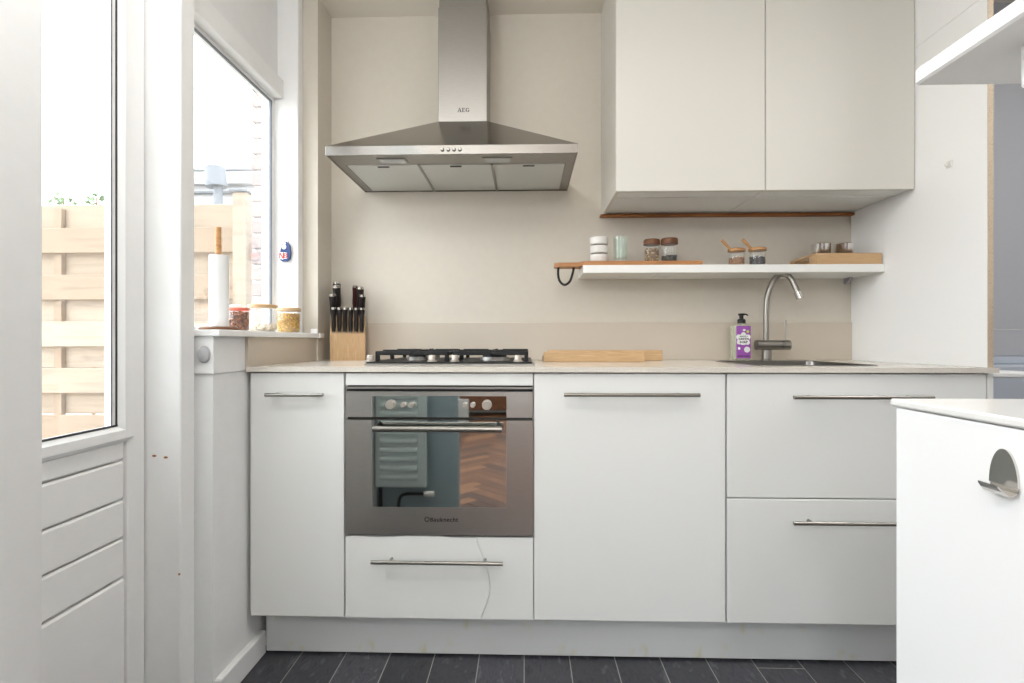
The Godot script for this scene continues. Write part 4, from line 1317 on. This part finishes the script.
func room_behind() -> void:
	# wall end with radiator beside the passage that the camera stands in; the oven glass mirrors it
	wall("wall_front", [-0.9, -0.41, 0.0, 2.5, 0.05, 0.15], mat(Color(0.6, 0.66, 0.68), 0.6))
	var t := thing("radiator", V(-0.73, 0.19, 0.22), "white panel radiator mirrored in the oven glass", "radiator")
	solid("panel", [-0.885, -0.585, 0.19, 0.95, 0.20, 0.235], M.radiator, t, 0.006)
	for k in 13:
		var yy := 0.235 + 0.053 * k
		var st := mb()
		prism_x(st, PackedVector2Array([Vector2(0.235, yy), Vector2(0.254, yy + 0.008), Vector2(0.254, yy + 0.024), Vector2(0.235, yy + 0.036)]), -0.855, -0.635)
		build("ridge", st, M.radiator, t)
	var st := mb()
	rod(st, V(-0.6, 0.15, 0.215), V(-0.54, 0.15, 0.215), 0.014, 0.018, 16)
	build("valve", st, M.ceramic, t)
	st = mb()
	tube(st, curve([V(-0.6, 0.15, 0.215), V(-0.72, 0.145, 0.215), V(-0.75, 0.1, 0.215), V(-0.75, 0.0, 0.215)], 6), 0.009, 10)
	rod(st, V(-0.86, 0.0, 0.215), V(-0.86, 0.2, 0.215), 0.012)
	build("pipe", st, M.black, t)
	var so := thing("wall_socket", V(-0.385, 0.62, 0.15), "white double socket on the wall end by the passage", "socket")
	solid("plate", [-0.409, -0.345, 0.555, 0.70, 0.135, 0.15], M.ceramic, so, 0.003)
	# living room
	var base := wall("floor_002", [-2.0, 2.5, -0.06, -0.0035, -4.4, 0.29], M.herring[2])
	wall("trim_6", [-0.9, 2.4, -0.01, 0.008, 0.27, 0.335], M.walnut, 0.003)
	var W := 0.09
	var mlt := 5
	var bst := mb()
	abox(bst, Vector3(-W * mlt / 2 + 0.001, -0.004, -W / 2 + 0.001), Vector3(W * mlt / 2 - 0.001, 0.0, W / 2 - 0.001), 0.001, Transform3D())
	var bm := bst.commit()
	var made := 0
	for dd in range(-14, 15):
		for kk in range(-90, 90):
			for hv in 2:
				var c := Vector2(kk + dd * mlt, kk - dd * mlt)
				c += Vector2(mlt / 2.0, 0.5) if hv == 0 else Vector2(0.5, 1.0 + mlt / 2.0)
				c *= W
				var r := c.rotated(PI / 4)
				var x := r.x
				var z := r.y + 2.0
				if x > -0.75 and x < 1.1 and z > -0.04 and z < 4.0:
					var o := MeshInstance3D.new()
					o.mesh = bm
					o.material_override = M.herring[rng.randi() % 5]
					o.name = "block"
					base.add_child(o, true)
					o.position = Vector3(x, 0, z)
					o.rotation.y = -PI / 4 if hv == 0 else PI / 4
					made += 1
	wall("wall_living_left", [-2.1, -2.0, 0.0, 2.5, -4.4, 0.1], M.paint_white)
	wall("wall_living_right", [2.5, 2.6, 0.0, 2.5, -4.4, 0.0], M.paint_white)
	wall("wall_living_front", [-2.1, -0.9, 0.0, 2.5, 0.05, 0.15], M.paint_white)
	# far wall, with an unseen window opening added to light the kitchen
	wall("wall_living_back", [-2.1, 2.6, 0.0, 0.85, -4.5, -4.4], M.paint_white)
	wall("wall_living_back_001", [-2.1, 2.6, 2.38, 2.5, -4.5, -4.4], M.paint_white)
	wall("wall_living_back_002", [-2.1, -0.3, 0.85, 2.38, -4.5, -4.4], M.paint_white)
	wall("wall_living_back_003", [0.6, 2.6, 0.85, 2.38, -4.5, -4.4], M.paint_white)
	var w := Node3D.new()
	w.name = "window_2"  # window added behind the camera as a soft daylight source
	w.set_meta("kind", "structure")
	add_child(w)
	w.position = V(0.25, 0.85, -4.45)
	st = mb()
	for x in [-0.3, 0.125, 0.55]:
		bx(st, x, x + 0.05, 0.85, 2.38, -4.48, -4.42)
	bx(st, -0.3, 0.6, 0.85, 0.9, -4.48, -4.42)
	bx(st, -0.3, 0.6, 2.33, 2.38, -4.48, -4.42)
	build("frame", st, M.paint_white, w)
	st = mb()
	bx(st, -0.27, 0.57, 0.88, 2.35, -4.452, -4.448, 0.0)
	build("pane", st, M.pane, w)
	t = thing("sideboard", V(-0.5, 0.0, -4.1), "dark wooden sideboard at the far end of the living room", "sideboard")
	solid("body", [-1.6, 0.6, 0.08, 0.58, -4.38, -3.95], M.walnut, t, 0.004)
	for x in [-1.55, 0.5]:
		solid("foot", [x, x + 0.05, 0.0, 0.08, -4.33, -4.0], M.walnut, t)
